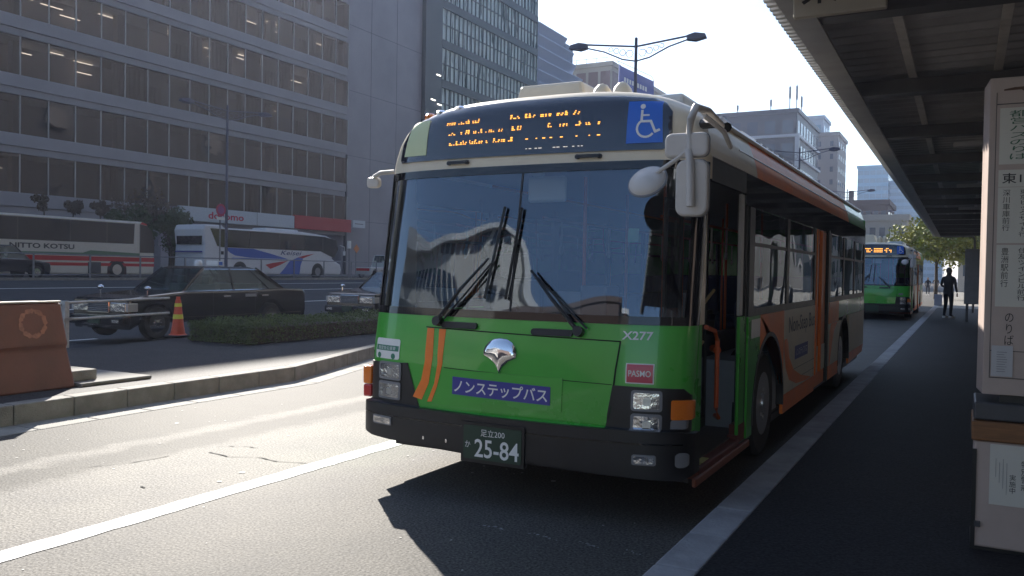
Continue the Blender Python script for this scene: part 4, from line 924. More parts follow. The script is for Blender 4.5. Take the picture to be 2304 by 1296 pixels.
for x in (2.28, 3.0, 3.75, 4.5, 5.3, 6.2):
    mb = MB(); mb.box(x-.035, x+.035, CY0, CY1, 3.565, 3.598); mb.build('purlin', mat('pale purlin', (.55, .53, .5), .5, var=.15), CN)
for y in (.9, 6.6, 12.3, 18, 23.7, 29.4, 35.1):
    mb = MB(); mb.tube([(4.0, y, .15), (4.0, y, 3.55)], .09, 12); mb.build('post', CST, CN)
for y in (7.4, 13, 19):
    mb = MB(); mb.box(2.6, 4.6, y, y+.12, 3.36, 3.42); mb.build('lamp_tray', CDK, CN)
mb = MB(); mb.tube([(1.75, CY1+.1, 3.42), (3.0, CY1+.1, 3.42), (3.1, CY1+.1, 3.38), (3.14, CY1+.1, 3.25), (3.14, CY1+.1, .15)], .045, 8); mb.build('drain_pipe', CST, CN)
HB = thing('hanging_number_board', 'pale stop number board hanging under the canopy at the top of the picture', 'sign')
mb = MB(); mb.box(1.78, 2.32, .28, .34, 3.235, 3.54); hbp = mb.build('board', mat('cream sign board', (.42, .38, .31), .5, var=.05), HB, bevel=.01)
text_obj('lettering', '東16', lambda p: (2.05+p[0], .2785, 3.42+p[1]), mat('dark ink', (.02, .02, .025), .5), hbp, w=.44, h=.23, bold=.01)
for x in (1.9, 2.2): mb = MB(); mb.tube([(x, .31, 3.54), (x, .31, 3.6)], .01, 6); mb.build('hanger', STEEL, HB)

# ------------------------------------------------------------ stop sign pillar
PNK = mat('beige painted metal', (.46, .37, .33), .5, var=.08, scale=3); PAPER = mat('sign paper', (.62, .60, .54), .6, var=.03); INK = mat('dark ink', 0, 0)
GINK = mat('green ink', (.05, .13, .08), .5); WOODB = mat('brown wood band', (.22, .10, .04), .6, var=.3, scale=6, stretch=(1, 1, 12))
SP = thing('bus_stop_sign', 'tall beige bus stop sign pillar with route panels, at the right edge', 'sign')
mb = MB(); mb.prism([(2.866, 0), (3.62, 0), (3.62, .26), (2.842, .26)], 'z', 1.0, 2.70); body = mb.build('casing', PNK, SP, bevel=.004)
mb = MB(); mb.box(2.900, 3.56, -.004, 0, 1.235, 2.55); mb.build('panel', PNK, SP)
for z in (1.235, 2.555, 1.09): mb = MB(); mb.box(2.90, 3.56, -.005, -.0005, z, z+.004); mb.build('panel_seam', DARKGREY, SP)
mb = MB(); mb.box(2.8965, 2.8995, -.005, -.0005, 1.09, 2.62); mb.build('panel_seam', DARKGREY, SP)
def poster(z0, z1, x0=2.915, x1=3.30, par=SP, m=PAPER, y=-.0045):
    mb = MB(); mb.box(x0, x1, y-.003, y, z0, z1); return mb.build('route_panel', m, par)
def vtext(body, xc, zt, zb, w, m, par, y=-.0085):
    s = '\n'.join(body); pts, fs = textmesh(s, w, zt-zb, line=1.0); mb = MB(); mb.add([(xc+a, y, (zt+zb)/2+b) for a, b in pts], fs); mb.build('lettering', m, par, fix=False)
p1 = poster(2.235, 2.535, x1=3.20); vtext('都営バスのりば', 3.005, 2.52, 2.26, .095, GINK, p1)
p2 = poster(2.115, 2.205, x1=3.20); text_obj('lettering', '東16', lambda p: (3.0+p[0], -.0085, 2.16+p[1]), INK, p2, w=.135, h=.055, bold=.008)
p3 = poster(1.815, 2.112, x1=3.20); vtext('東京ビッグサイト行', 3.035, 2.10, 1.85, .04, INK, p3); vtext('深川車庫前行', 2.955, 2.10, 1.88, .035, INK, p3)
p4 = poster(1.475, 1.805, x1=3.20); vtext('住友ツインビル前行', 3.035, 1.79, 1.51, .04, INK, p4); vtext('豊洲駅前行', 2.955, 1.79, 1.58, .035, INK, p4)
vtext('のりば', 2.985, 1.44, 1.27, .042, INK, SP, y=-.0055)
p5 = poster(1.10, 1.265, x0=2.905, x1=3.005, m=mat('laminated notice', (.5, .5, .52), .15)); mb = MB()
for i in range(9): mb.box(2.93, 2.985-random.uniform(0, .02), -.0095, -.0085, 1.125+i*.013, 1.128+i*.013)
mb.build('lettering', MIDGREY, p5)
mb = MB(); mb.add([(2.93+.16*t, -.0065, 2.615+z) for t, z in ((0, .02), (.3, .028), (1, .03), (1, .012), (.7, .014), (.6, .002), (.5, .014), (0, .012))], [(0, 1, 2, 3, 4, 5, 6, 7)]); mb.build('stain', mat('rust stain', (.12, .07, .05), .8), SP)
SC = thing('sign_base_cabinet', 'beige metal cabinet with wooden band, beneath the stop sign pillar', 'cabinet')
mb = MB(); mb.box(2.835, 3.63, -.015, .40, .17, .745); cb = mb.build('cabinet_body', PNK, SC, bevel=.012)
mb = MB(); mb.box(2.822, 3.65, -.03, .42, .748, .855); mb.build('wood_band', WOODB, SC, bevel=.008)
mb = MB(); mb.box(2.83, 3.63, -.02, .41, .86, .955); mb.build('cabinet_top', mat('dark grey metal', 0, 0), SC, bevel=.01)
mb = MB(); mb.box(2.95, 3.5, .05, .2, .955, 1.0); mb.build('neck', BLACK, SC)
mb = MB(); mb.box(2.83, 3.6, 0, .4, .15, .17); mb.build('plinth', BLACK, SC)
nt = poster(.41, .735, x0=2.912, x1=3.30, par=SC, y=-.017); nt.name = 'notice'
vtext('特別警戒', 3.075, .66, .50, .035, INK, nt, y=-.021); vtext('実施中', 3.02, .58, .48, .03, INK, nt, y=-.021)
mb = MB()
for i in range(4): mb.box(2.94+i*.017, 2.942+i*.017, -.0215, -.0205, .56-.03*i, .66-.02*(i % 2))
mb.build('lettering', MIDGREY, nt)
mb = MB(); mb.box(2.829, 2.85, -.022, -.012, .17, .70); mb.build('door_edge', BLACK, SC)
mb = MB(); mb.box(2.845, 2.875, -.03, -.016, .28, .31); mb.build('latch', DARKGREY, SC)
# second, farther sign and shelter panel
S2 = thing('notice_board', 'grey notice board on the pavement behind the standing person', 'sign')
mb = MB(); mb.box(2.78, 3.4, 27.0, 27.2, .75, 2.6); mb.build('panel', MIDGREY, S2, bevel=.02); 
for x in (2.84, 3.26): mb = MB(); mb.box(x, x+.08, 27.05, 27.15, .15, .75); mb.build('leg', DARKGREY, S2)

# ------------------------------------------------------------ street lamps
LMP = mat('lamp post blue grey', (.075, .08, .13), .45, var=.1)
def make_lamp(label, loc, h=10.2, rz=R(6)):
    t = thing('street_lamp', label, 'street lamp', loc, rz, 'double-armed street lamps along the street')
    mb = MB(); mb.tube([(0, 0, 0), (0, 0, .9), (0, 0, h)], .10, 12, r1=.055); mb.lathe([(.16, 0), (.16, .5), (.11, .6)], (0, 0, 0), 'z', 12); mb.build('pole', LMP, t, smooth=True)
    for s in (1, -1):
        mb = MB(); tip = h+.0
        mb.tube([(0, 0, h-.32), (s*1.9, 0, tip-.10)], .035, 6); mb.tube([(0, 0, h-.85), (s*.5, 0, h-.75), (s*1.2, 0, h-.42), (s*1.9, 0, tip-.22)], .028, 6)
        for i, (x, z, r) in enumerate(((.24, -.56, .14), (.5, -.5, .12), (.74, -.42, .105), (.95, -.36, .085))):
            mb.tube([(s*(x+r*math.cos(a)), 0, h+z+r*math.sin(a)) for a in [2*math.pi*j/6 for j in range(7)]], .014, 5)
        ar = mb.build('arm', LMP, t)
        mb = MB(); mb.add([(s*1.85, -.11, tip-.26), (s*2.15, -.19, tip-.30), (s*2.55, -.14, tip-.22), (s*2.55, .14, tip-.22), (s*2.15, .19, tip-.30), (s*1.85, .11, tip-.26), (s*1.85, -.10, tip-.08), (s*2.15, -.17, tip-.02), (s*2.5, -.12, tip-.08), (s*2.5, .12, tip-.08), (s*2.15, .17, tip-.02), (s*1.85, .10, tip-.08)],
               [(0, 1, 2, 3, 4, 5), (6, 7, 8, 9, 10, 11)]+[(i, (i+1) % 6, 6+(i+1) % 6, 6+i) for i in range(6)])
        mb.build('lamp_head', LMP, ar, bevel=.02)
    return t
l1 = make_lamp('nearest double-armed street lamp, standing tall above the bus roof', (-8.0, 24.2, .2), 10.0)
for lb, x, y in (('second double-armed street lamp, above the rear end of the bus', -7.2, 54.2), ('third street lamp along the street, small above the bus rear', -7.6, 84), ('farthest street lamp, its head just above the bus rear corner', -7.9, 113)):
    dup(l1, (x, y, .2), lb)
dup(l1, (-29.5, 25, .95), 'pale street lamp in front of the office block, left of the sun', rz=R(80)).scale = (1, 1, .86)

# ------------------------------------------------------------ taxis
TXB = mat('black car paint', (.003, .004, .008), .14, coat=.35)
CG = glass('car glass', (.34, .42, .39), .05, 1.45, gcol=(.55, .68, .8)); CHR2 = mat('chrome', 0, 0)
def make_car(name, label, cat, loc, rz, paint, L=5.1, W=1.70, prof=None, H=1.5, roof=None, wheels=(.74, 3.75), wr=.335, taxi=False, group=None, ride=.2):
    """car with its nose at y=0 and tail at y=L"""
    t = thing(name, label, cat, loc, rz, group); hw = W/2
    def arch(c): return arc(c, .32, wr+.06, 180, 0, 10)
    low = [(.04, ride)]+[p for p in arch(wheels[0])]+[p for p in arch(wheels[1])]+[(L-.05, ride+.03)]
    low = [(a, max(b, ride)) for a, b in low]
    poly = low+prof[::-1]
    mb = MB(); mb.prism(poly, 'x', -hw, hw); mb.build('body', paint, t, bevel=.05)
    (b0, z0), (r0, z1), (r1, z2), (b1, z3) = roof
    ih, it = hw-.09, hw-.22
    P = [(-ih, b0, z0), (ih, b0, z0), (ih, b1, z3), (-ih, b1, z3), (-it, r0, z1), (it, r0, z1), (it, r1, z2), (-it, r1, z2)]
    mb = MB(); mb.add([P[i] for i in (0, 1, 5, 4)], [(0, 1, 2, 3)]); mb.build('windscreen', CG, t, fix=False)
    mb = MB(); mb.add([P[i] for i in (2, 3, 7, 6)], [(0, 1, 2, 3)]); mb.build('rear_window', CG, t, fix=False)
    V = [Vector(p) for p in P]
    for s, (i0, i1, i2, i3) in ((1, (1, 2, 6, 5)), (-1, (0, 3, 7, 4))):
        A, B_, C_, D_ = V[i0], V[i1], V[i2], V[i3]
        def bp(u, v): lo = A.lerp(B_, u); hi = D_.lerp(C_, u); return lo.lerp(hi, v)
        for u0, u1 in ((.03, .46), (.49, .84), (.86, .97) if L > 4.6 else (.86, .96)):
            mb = MB(); mb.add([bp(u0, .03), bp(u1, .03), bp(u1, .93), bp(u0, .93)], [(0, 1, 2, 3)]); w = mb.build('side_window', CG, t, fix=False)
        for u, w_ in ((0, .035), (.475, .028), (.85, .02), (1, .05)): mb = MB(); mb.tube([bp(u, 0), bp(u, 1)], w_, 5); mb.build('pillar', paint, t)
        o = Vector((s*.012, 0, 0)); mb = MB(); mb.tube([bp(0, .0)+o, bp(1, .0)+o], .011, 5); mb.tube([bp(0.0, 0)+o, bp(0.02, .96)+o, bp(.98, .96)+o, bp(1, 0)+o], .009, 5); mb.build('window_trim', CHR2, t)
    mb = MB(); mb.add([(-it-.03, r0-.04, z1-.01), (it+.03, r0-.04, z1-.01), (it+.03, r1+.05, z2-.01), (-it-.03, r1+.05, z2-.01), (-it+.1, r0+.15, z1+.045), (it-.1, r0+.15, z1+.045), (it-.1, r1-.15, z2+.045), (-it+.1, r1-.15, z2+.045)], [(0, 3, 2, 1), (4, 5, 6, 7), (0, 1, 5, 4), (1, 2, 6, 5), (2, 3, 7, 6), (3, 0, 4, 7)])
    mb.build('roof', paint, t, bevel=.03)
    for s in (1, -1):
        for y in wheels: make_wheel(t, s*(hw-.01), y, wr, wr, s*.19, CHR2)
    mb = MB(); mb.box(-hw+.12, hw-.12, b0+.9, b0+1.05, .5, 1.12); mb.box(-hw+.12, hw-.12, b1-.75, b1-.6, .5, 1.12)
    for x in (-.4, .4): mb.box(x-.12, x+.12, b0+.92, b0+1.02, 1.12, 1.3)
    mb.build('seats', mat('white seat cover', (.5, .52, .48), .8), t, bevel=.03)
    if taxi:
        zf = .50
        for s in (1, -1):
            mb = MB(); mb.box(s*(hw-.06) if s < 0 else hw-.52, -hw+.52 if s < 0 else s*(hw-.06), -.025, .1, .57, .76); hl = mb.build('headlight', LENSG, t, bevel=.015)
            mb = MB(); a, b = sorted((s*(hw-.05), s*(hw+.012))); mb.box(a, b, -.015, .22, .58, .75); mb.build('corner_lamp', mat('clear lamp', (.6, .6, .58), .1, .3), hl, bevel=.012)
        mb = MB(); mb.box(-.33, .33, -.04, .06, .55, .80); gr = mb.build('grille', CHR2, t, bevel=.015)
        mb = MB()
        for i in range(6): mb.box(-.30, .30, -.05, -.042, .575+i*.036, .592+i*.036)
        mb.build('grille_bar', BLACK, gr)
        mb = MB(); mb.box(-hw+.02, hw-.02, -.12, .12, .30, .50); bm_ = mb.build('bumper', paint, t, bevel=.04)
        mb = MB(); mb.box(-.18, .18, -.14, -.12, .33, .49); mb.build('number_plate', PLATE, bm_)
        for s in (1, -1):
            mb = MB(); a, b = sorted((s*.55, s*.75)); mb.box(a, b, -.13, -.115, .36, .42); mb.build('fog_lamp', LENSG, bm_)
            mb = MB(); mb.tube([(s*(hw-.13), .55, .90), (s*(hw-.13), .55, 1.0)], .012, 6); mb.ball((s*(hw-.13), .55, 1.045), .085, .055, .05, 12); mb.build('fender_mirror', CHR2, t, smooth=True)
            for y in (2.45, 3.62): mb = MB(); a, b = sorted((s*hw, s*(hw+.025))); mb.box(a, b, y, y+.2, .83, .87); mb.build('door_handle', CHR2, t, bevel=.008)
            mb = MB(); mb.box(*sorted((s*hw, s*(hw+.008))), .25, 4.95, .42, .435); mb.build('side_trim', CHR2, t)
            mb = MB(); mb.box(*sorted((s*(hw+.001), s*(hw+.003))), 3.1, 3.45, .83, .90); mb.build('door_sticker', mat('grey sticker', (.35, .36, .38), .5), t)
            mb = MB(); pp = [(s*(hw+.001), 2.16+.0, .25), (s*(hw+.001), 2.165, .25), (s*(hw+.001), 2.165, .95), (s*(hw+.001), 2.16, .95)]; mb.add(pp, [(0, 1, 2, 3)]); mb.add([(a, b+1.25, c) for a, b, c in pp], [(0, 1, 2, 3)]); mb.build('door_seam', mat('seam grey', (.05, .05, .06), .5), t)
        mb = MB(); mb.lathe([(.10, 0), (.10, .03), (.09, .1), (.06, .14), (.0001, .15)], (0, r0+.45, z1+.05), 'z', 16); mb.build('roof_lamp', mat('white roof lamp', (.75, .78, .8), .25, coat=.5), t, smooth=True)
        mb = MB(); mb.box(-.20, .20, r0+.85, r0+1.0, z1+.05, z1+.18); rl = mb.build('roof_sign', mat('white roof lamp', 0, 0), t, bevel=.015); mb = MB(); mb.box(.201, .203, r0+.87, r0+.98, z1+.075, z1+.155); mb.build('sign_band', BLUE, rl)
    mb = MB(); mb.box(-hw+.1, hw-.1, L-.02, L+.04, .52, .72); mb.build('tail_lamps', REDL, t, bevel=.01)
    return t
TP = [(0, .46), (.02, .84), (.5, .90), (1.5, .98), (3.0, .98), (4.35, 1.02), (5.05, .99), (5.12, .9), (5.13, .5)]
TR = [(1.42, .97), (2.05, 1.47), (3.62, 1.47), (4.38, 1.0)]
tx = make_car('taxi', 'black taxi with white roof lamp beside the traffic cone', 'taxi', (-12.72, 5.95, .09), 0, TXB, 5.13, 1.74, TP, 1.5, TR, (.70, 3.95), .335, True, 'black taxis queueing behind the island')
dup(tx, (-12.72, 13.9, .05), 'black taxi partly hidden by the bus, queueing behind the first taxi')
NV = mat('dark blue car paint', (.01, .013, .03), .15, coat=.8)
make_car('parked_car', 'small dark blue car at the left edge, behind the railing', 'car', (-33.6, 18.1, .9), R(180), NV, 3.6, 1.5, [(0, .45), (.03, .72), (.8, .85), (1.1, .88), (3.4, .92), (3.58, .85), (3.6, .45)], 1.45, [(.95, .86), (1.5, 1.42), (3.0, 1.42), (3.45, .9)], (.65, 2.9), .3)
# small white pickup truck
KT = make_car('mini_truck', 'small white pickup truck at the far kerb, right of the blue and white coach', 'truck', (-36.4, 47.6, .9), R(180), mat('white truck paint', (.6, .6, .6), .3), 3.0, 1.4, [(0, .4), (.02, .9), (.25, 1.0), (1.1, 1.0), (1.15, .8), (2.98, .8), (3.0, .4)], 1.7, [(.1, 1.0), (.4, 1.7), (1.0, 1.7), (1.1, 1.0)], (.5, 2.4), .28)

# ------------------------------------------------------------ coaches
def make_coach(label, loc, L, H, cream, red_front=False, style='a', group='coaches parked in front of the office block'):
    """nose towards +y (y=L), near side x=0 facing +x"""
    t = thing('coach', label, 'coach', loc, 0, group); W = 2.45
    if style == 'a': prof = [(0, .22), (L-.05, .22), (L+.0, .9), (L-.02, 1.3), (L-.45, H-.15), (L-.8, H), (.1, H), (0, H-.1)]
    else: prof = [(0, .25), (L-.1, .25), (L+.0, .6), (L-.1, .95), (L-1.0, 1.35), (L-.75, 1.9), (L-.55, H-.45), (L-1.6, H-.12), (L-4, H+.03), (L-6.4, H+.0), (1.6, H-.05), (1.4, H+.1), (.15, H+.1), (.0, H-.2), (.12, 1.9)]
    mb = MB(); mb.prism(prof, 'x', -W, 0); bd = mb.build('body', cream, t, bevel=.09)
    P = lambda nm, poly, m, o=.006, par=None: (lambda b: (b.add([(o, y, z) for y, z in poly], [tuple(range(len(poly)))]), b.build(nm, m, par or t, fix=False))[1])(MB())
    return t, P, prof
DG = glass('coach glass', (.16, .16, .17), .05, gcol=(.7, .7, .75)); CGL = mat('coach dark glass', (.02, .02, .025), .08, coat=.3)
RED = mat('coach red', (.46, .015, .02), .35); CGR = mat('coach green', (.11, .19, .11), .4); CBL = mat('coach blue', (.04, .11, .46), .35)
WPT = mat('coach white', (.70, .70, .72), .35, var=.03)
ref = mat('pale reflection strip', (.12, .12, .13), .3)
ca, P, prof = make_coach('cream coach with red stripes, at the left edge behind the railing', (-35.7, 13.8, .88), 12.0, 3.0, mat('coach cream', (.64, .60, .52), .4, var=.03), style='a')
yo = 13.8; Y = lambda *pp: [(a-yo, b-.88) for a, b in pp]
w = P('window', Y((14.2, 2.68), (24.5, 2.69), (24.56, 3.74), (14.2, 3.76)), CGL)
for y in (18.3, 20.9, 22.9): P('window_bar', Y((y, 2.7), (y+.06, 2.7), (y+.06, 3.74), (y, 3.74)), BLACK, .009, w)
P('front_window', Y((24.88, 2.24), (25.78, 2.24), (25.76, 2.9), (25.6, 3.4), (25.3, 3.68), (24.88, 3.74)), CGL)
P('front_cap', Y((24.88, 3.745), (25.3, 3.69), (25.32, 3.76), (25.0, 3.85)), RED, .008)
P('roof_trim', Y((13.8, 3.80), (24.86, 3.78), (24.86, 3.84), (13.8, 3.86)), WHITE)
P('green_stripe', Y((13.82, 2.02), (24.86, 2.03), (24.86, 2.20), (22.02, 2.29), (21.6, 2.16), (13.82, 2.14)), CGR)
P('red_stripe', Y((13.82, 1.76), (25.78, 1.76), (25.78, 1.98), (13.82, 1.99)), RED); P('red_stripe', Y((13.82, 1.51), (25.78, 1.51), (25.78, 1.66), (13.82, 1.67)), RED)
P('vent_panel', Y((21.88, 1.14), (22.6, 1.14), (22.6, 1.70), (21.88, 1.70)), DARKGREY, .01)
P('side_seam', Y((19.2, 1.12), (19.22, 1.12), (19.22, 1.5), (19.2, 1.5)), DARKGREY, .008); P('side_seam', Y((24.86, 1.1), (24.875, 1.1), (24.875, 3.8), (24.86, 3.8)), DARKGREY, .008)
text_obj('lettering', 'NITTO KOTSU', lambda p: (.008, 19.55-yo+p[0], 2.43-.88+p[1]), mat('dark letters', (.05, .045, .04), .6), ca, w=3.2, h=.24, bold=.03)
for y in (23.52-yo, 16.3-yo):
    mb = MB(); mb.prism(arc(y, .44, .56, 180, 0, 14)+[(y+.56, .2), (y-.56, .2)], 'x', -.3, .004); mb.build('wheel_arch', mat('arch dark red', (.05, .02, .02), .8), ca)
    make_wheel(ca, .02, y, .46, .45, .3)
mb = MB(); mb.tube([(0, 11.9, 2.6), (.1, 12.15, 2.5), (.1, 12.15, 2.1)], .03, 6); mb.box(.04, .16, 12.1, 12.2, 1.75, 2.1); mb.build('mirror', MIDGREY, ca)
cb_, P, prof = make_coach('white coach with blue and red sweeps, beneath the shop signs', (-35.7, 29.1, .88), 12.2, 3.02, WPT, style='b'); yo = 29.1
w = P('window', Y((29.6, 3.78), (30.12, 2.78), (30.4, 2.72), (39.1, 2.70), (39.9, 2.45), (40.5, 2.28), (40.9, 2.9), (40.7, 3.5), (39.5, 3.7), (34.4, 3.76)), CGL)
for y in (32.6, 35.2, 37.6, 39.3): P('window_bar', Y((y, 2.7), (y+.05, 2.7), (y+.05, 3.7), (y, 3.7)), BLACK, .009, w)
P('blue_sweep', Y((30.65, 2.70), (32.96, 2.69), (34.5, 2.42), (36.03, 2.11), (32.72, 2.14), (31.5, 2.25), (31.12, 2.4)), CBL)
P('red_sweep', Y((33.99, 1.73), (34.6, 1.85), (36.0, 2.02), (35.3, 1.74), (34.43, 1.48)), RED)
P('blue_sweep', Y((35.23, 1.15), (35.7, 1.55), (36.12, 1.98), (36.9, 2.25), (37.4, 2.2), (37.16, 1.71), (37.07, 1.15)), CBL, .007)
P('red_sweep', Y((36.9, 2.26), (37.6, 2.40), (38.5, 2.53), (38.0, 2.38), (37.4, 2.21)), RED, .008)
P('blue_line', Y((31.2, 2.08), (35.4, 2.04), (36.0, 2.09), (35.4, 2.09), (31.3, 2.12)), CBL, .007)
text_obj('lettering', 'Keisei', lambda p: (.009, 36.28-yo+p[0], 2.52-.88+p[1]), mat('navy letters', (.02, .03, .15), .5), cb_, w=1.95, h=.28, shear=.3, bold=.006)
for y in (38.83-yo, 31.9-yo):
    mb = MB(); mb.prism(arc(y, .44, .58, 180, 0, 14)+[(y+.58, .22), (y-.58, .22)], 'x', -.3, .004); mb.build('wheel_arch', BLACK, cb_)
    make_wheel(cb_, .02, y, .46, .45, .3, MIDGREY)
mb = MB(); mb.prism([(-2.25, 1.95), (-.2, 1.95), (-.12, 2.9), (-2.3, 2.9)], 'y', -.012, .0); o = mb.build('rear_window', CGL, cb_); o.location.y = .06; o.rotation_euler.x = R(0)
mb = MB(); mb.box(-2.3, -.1, -.02, .02, 1.5, 1.58); mb.build('rear_bar', NAVY, cb_)
P('fuel_flap', Y((30.4, 2.28), (30.62, 2.28), (30.62, 2.48), (30.4, 2.48)), BLACK, .008)
mb = MB(); mb.tube([(0, 12.0, 2.3), (.15, 12.3, 2.2), (.15, 12.3, 1.9)], .03, 6); mb.box(.08, .22, 12.25, 12.35, 1.6, 1.9); mb.build('mirror', WPT, cb_)
mb = MB(); mb.box(-1.8, -.6, 5.5, 8.5, 3.02, 3.2); mb.build('roof_cooler', WPT, cb_, bevel=.08)

# ------------------------------------------------------------ railing, signs, cone, barrier
GR = mat('galvanised grey', (.20, .20, .22), .45, .4, var=.15, scale=8)
RF = thing('pedestrian_railing', 'long grey pipe railing on the median in front of the coaches', 'railing')
mb = MB(); mb.tube([(-31.2, -20, 2.0), (-31.2, 20, 2.0), (-31.2, 60, 2.0)], .03, 6); mb.tube([(-31.2, -20, .98+.14), (-31.2, 60, .98+.14)], .02, 6); mb.build('rail', GR, RF)
for i in range(30): mb = MB(); y = 16.25-2.57*13+2.57*i; mb.tube([(-31.2, y, .9), (-31.2, y, 2.02)], .04, 6); mb.build('post', GR, RF)
NS = thing('no_parking_sign', 'round red and blue road sign on a thin pole in front of the shop sign', 'sign')
mb = MB(); mb.tube([(-29.4, 24.5, .9), (-29.4, 24.5, 4.7)], .035, 6); mb.build('pole', GR, NS)
mb = MB(); mb.lathe([(.0001, 0), (.30, 0), (.30, -.02), (.0001, -.02)], (-29.34, 24.5, 4.35), 'x', 24); dsk = mb.build('disc', mat('sign magenta red', (.42, .015, .09), .4), NS); dsk.rotation_euler = (0, 0, 0)
mb = MB(); mb.lathe([(.0001, 0), (.2, 0), (.2, -.002), (.0001, -.002)], (-29.336, 24.5, 4.35), 'x', 24); mb.build('disc_face', mat('sign violet', (.25, .05, .22), .4), dsk)
mb = MB(); mb.box(-29.36, -29.34, 24.25, 24.75, 3.86, 4.0); mb.build('plate', LETTER, NS)
WS = thing('warning_sign', 'orange diamond road sign near the small truck', 'sign')
mb = MB(); mb.tube([(-33, 39.5, .9), (-33, 39.5, 2.9)], .03, 6); mb.build('pole', GR, WS); mb = MB(); mb.prism([(39.5, 2.6), (39.8, 2.9), (39.5, 3.2), (39.2, 2.9)], 'x', -32.96, -32.94); mb.build('plate', mat('sign orange', (.6, .2, .04), .5), WS)
TPp = thing('slim_post', 'slim pale post with a small signal box near the orange road sign', 'post')
mb = MB(); mb.tube([(-33, 38.8, .9), (-33, 38.8, 3.4)], .05, 8); mb.build('pole', GR, TPp); mb = MB(); mb.box(-33.08, -32.92, 38.7, 38.9, 2.9, 3.4); mb.build('signal_box', LETTER, TPp)
# traffic cone
CN2 = thing('traffic_cone', 'orange traffic cone with two yellow bands beside the taxi', 'traffic cone', (-10.93, 6.38, .2))
CO = mat('cone orange', (.62, .075, .02), .45, var=.12, scale=10)
mb = MB(); mb.box(-.19, .19, -.19, .19, 0, .045); cbs = mb.build('base', mat('black rubber base', (.02, .02, .02), .8), CN2, bevel=.02)
mb = MB(); mb.lathe([(.175, .045), (.14, .07), (.115, .2), (.055, .72), (.05, .74), (.0001, .745)], (0, 0, 0), 'z', 24); cn = mb.build('cone', CO, CN2, smooth=True)
YB = mat('reflective yellow band', (.72, .68, .05), .35)
for z0, z1 in ((.36, .45), (.60, .67)):
    r = lambda z: .115-(z-.2)*.06/.52+.004; mb = MB(); mb.lathe([(r(z0), z0), (r(z1), z1)], (0, 0, 0), 'z', 24); mb.build('band', YB, CN2, smooth=True)
mb = MB(); mb.tube([(0, 0, .74), (0, 0, .80)], .04, 10); mb.build('tip', CO, CN2)
# pipe barrier
PB = thing('pipe_barrier', 'white pipe barrier running from the orange barrier to the cone', 'railing')
WP = mat('worn white paint', (.50, .50, .49), .5, var=.2, scale=12)
mb = MB(); mb.box(-10.66, -10.49, 3.70, 3.78, .2, .99); mb.build('post', WP, PB, bevel=.01)
mb = MB(); mb.tube([(-10.52, 3.74, .96), (-10.85, 6.1, .98)], .022, 8); mb.build('rail', WP, PB); mb = MB(); mb.tube([(-10.52, 3.74, .68), (-10.85, 6.1, .69)], .022, 8); mb.build('rail', WP, PB)
mb = MB(); mb.tube([(-10.6, 3.74, .93), (-10.3, 1.2, .90)], .022, 8); mb.build('rail', WP, PB)
mb = MB(); mb.tube([(-10.3, 1.2, .2), (-10.3, 1.2, .95)], .03, 8); mb.build('post', WP, PB)
mb = MB(); mb.box(-10.70, -10.46, 3.67, 3.80, .66, .71); mb.build('clamp', STEEL, PB)
# orange barrier block
OBR = thing('barrier_block', 'faded orange-brown road barrier with a pale ring mark, at the left edge', 'barrier')
BO = mat('faded barrier orange', (.15, .05, .03), .5, var=.22, scale=2.2, bump=.15, bscale=30)
mb = MB(); prof = [(-6.98, .2), (-6.20, .2), (-6.22, .30), (-6.30, .66), (-6.27, .70), (-6.34, 1.16), (-6.38, 1.18), (-6.80, 1.18), (-6.84, 1.16), (-6.93, .68), (-6.9, .64)]
mb.prism(prof, 'y', -1.05, .95); mb.v = [(x, y-(.10*(z-.2) if y > 0 else -.1*(z-.2)), z) for x, y, z in mb.v]; ob = mb.build('shell', BO, OBR, bevel=.025)
def face(y, z): return -6.27-(z-.70)*.07/.46+.006
mb = MB(); k = 40; vs = []
RM = mat('ring mark', (.36, .15, .09), .6, var=.35, scale=14)
random.seed(3)
for i in range(k):
    a = 2*math.pi*i/k; r0_, r1_ = .115+.006*math.sin(i*3), .165+.006*math.cos(i*2)
    if i % 5 == 4: r0_ += .02; r1_ -= .015
    vs += [(face(0, .95+r0_*math.sin(a)), .5+r0_*math.cos(a), .95+r0_*math.sin(a)), (face(0, .95+r1_*math.sin(a)), .5+r1_*math.cos(a), .95+r1_*math.sin(a))]
mb.add(vs, [(2*i, 2*i+1, (2*i+3) % (2*k), (2*i+2) % (2*k)) for i in range(k)]); mb.build('ring_mark', RM, OBR, fix=False)
mb = MB(); mb.box(-6.40, -6.33, -1.0, .85, 1.175, 1.195); mb.build('top_edge', mat('pale worn edge', (.45, .42, .38), .6), OBR, bevel=.008)
# concrete slabs
for nm, lb, x0, x1, y0, y1, z0, z1 in (('concrete_slab', 'thin wide concrete slab lying behind the barrier', -8.1, -6.14, .97, 1.93, .203, .245), ('concrete_slab', 'thick small concrete slab on top of the wider slab', -8.0, -6.32, .98, 1.30, .248, .372)):
    mb = MB(); mb.box(x0, x1, y0, y1, z0, z1); tag(mb.build(nm, CONCL, bevel=.012), lb, 'slab', 'concrete slabs beside the barrier')
BX = tag((lambda b: (b.box(-10.23, -10.02, 6.15, 6.30, .2, .46), b.build('ballast_box', mat('pale grey box', (.25, .26, .30), .6, var=.1), bevel=.01))[1])(MB()), 'small pale grey box on the island beside the cone', 'box')
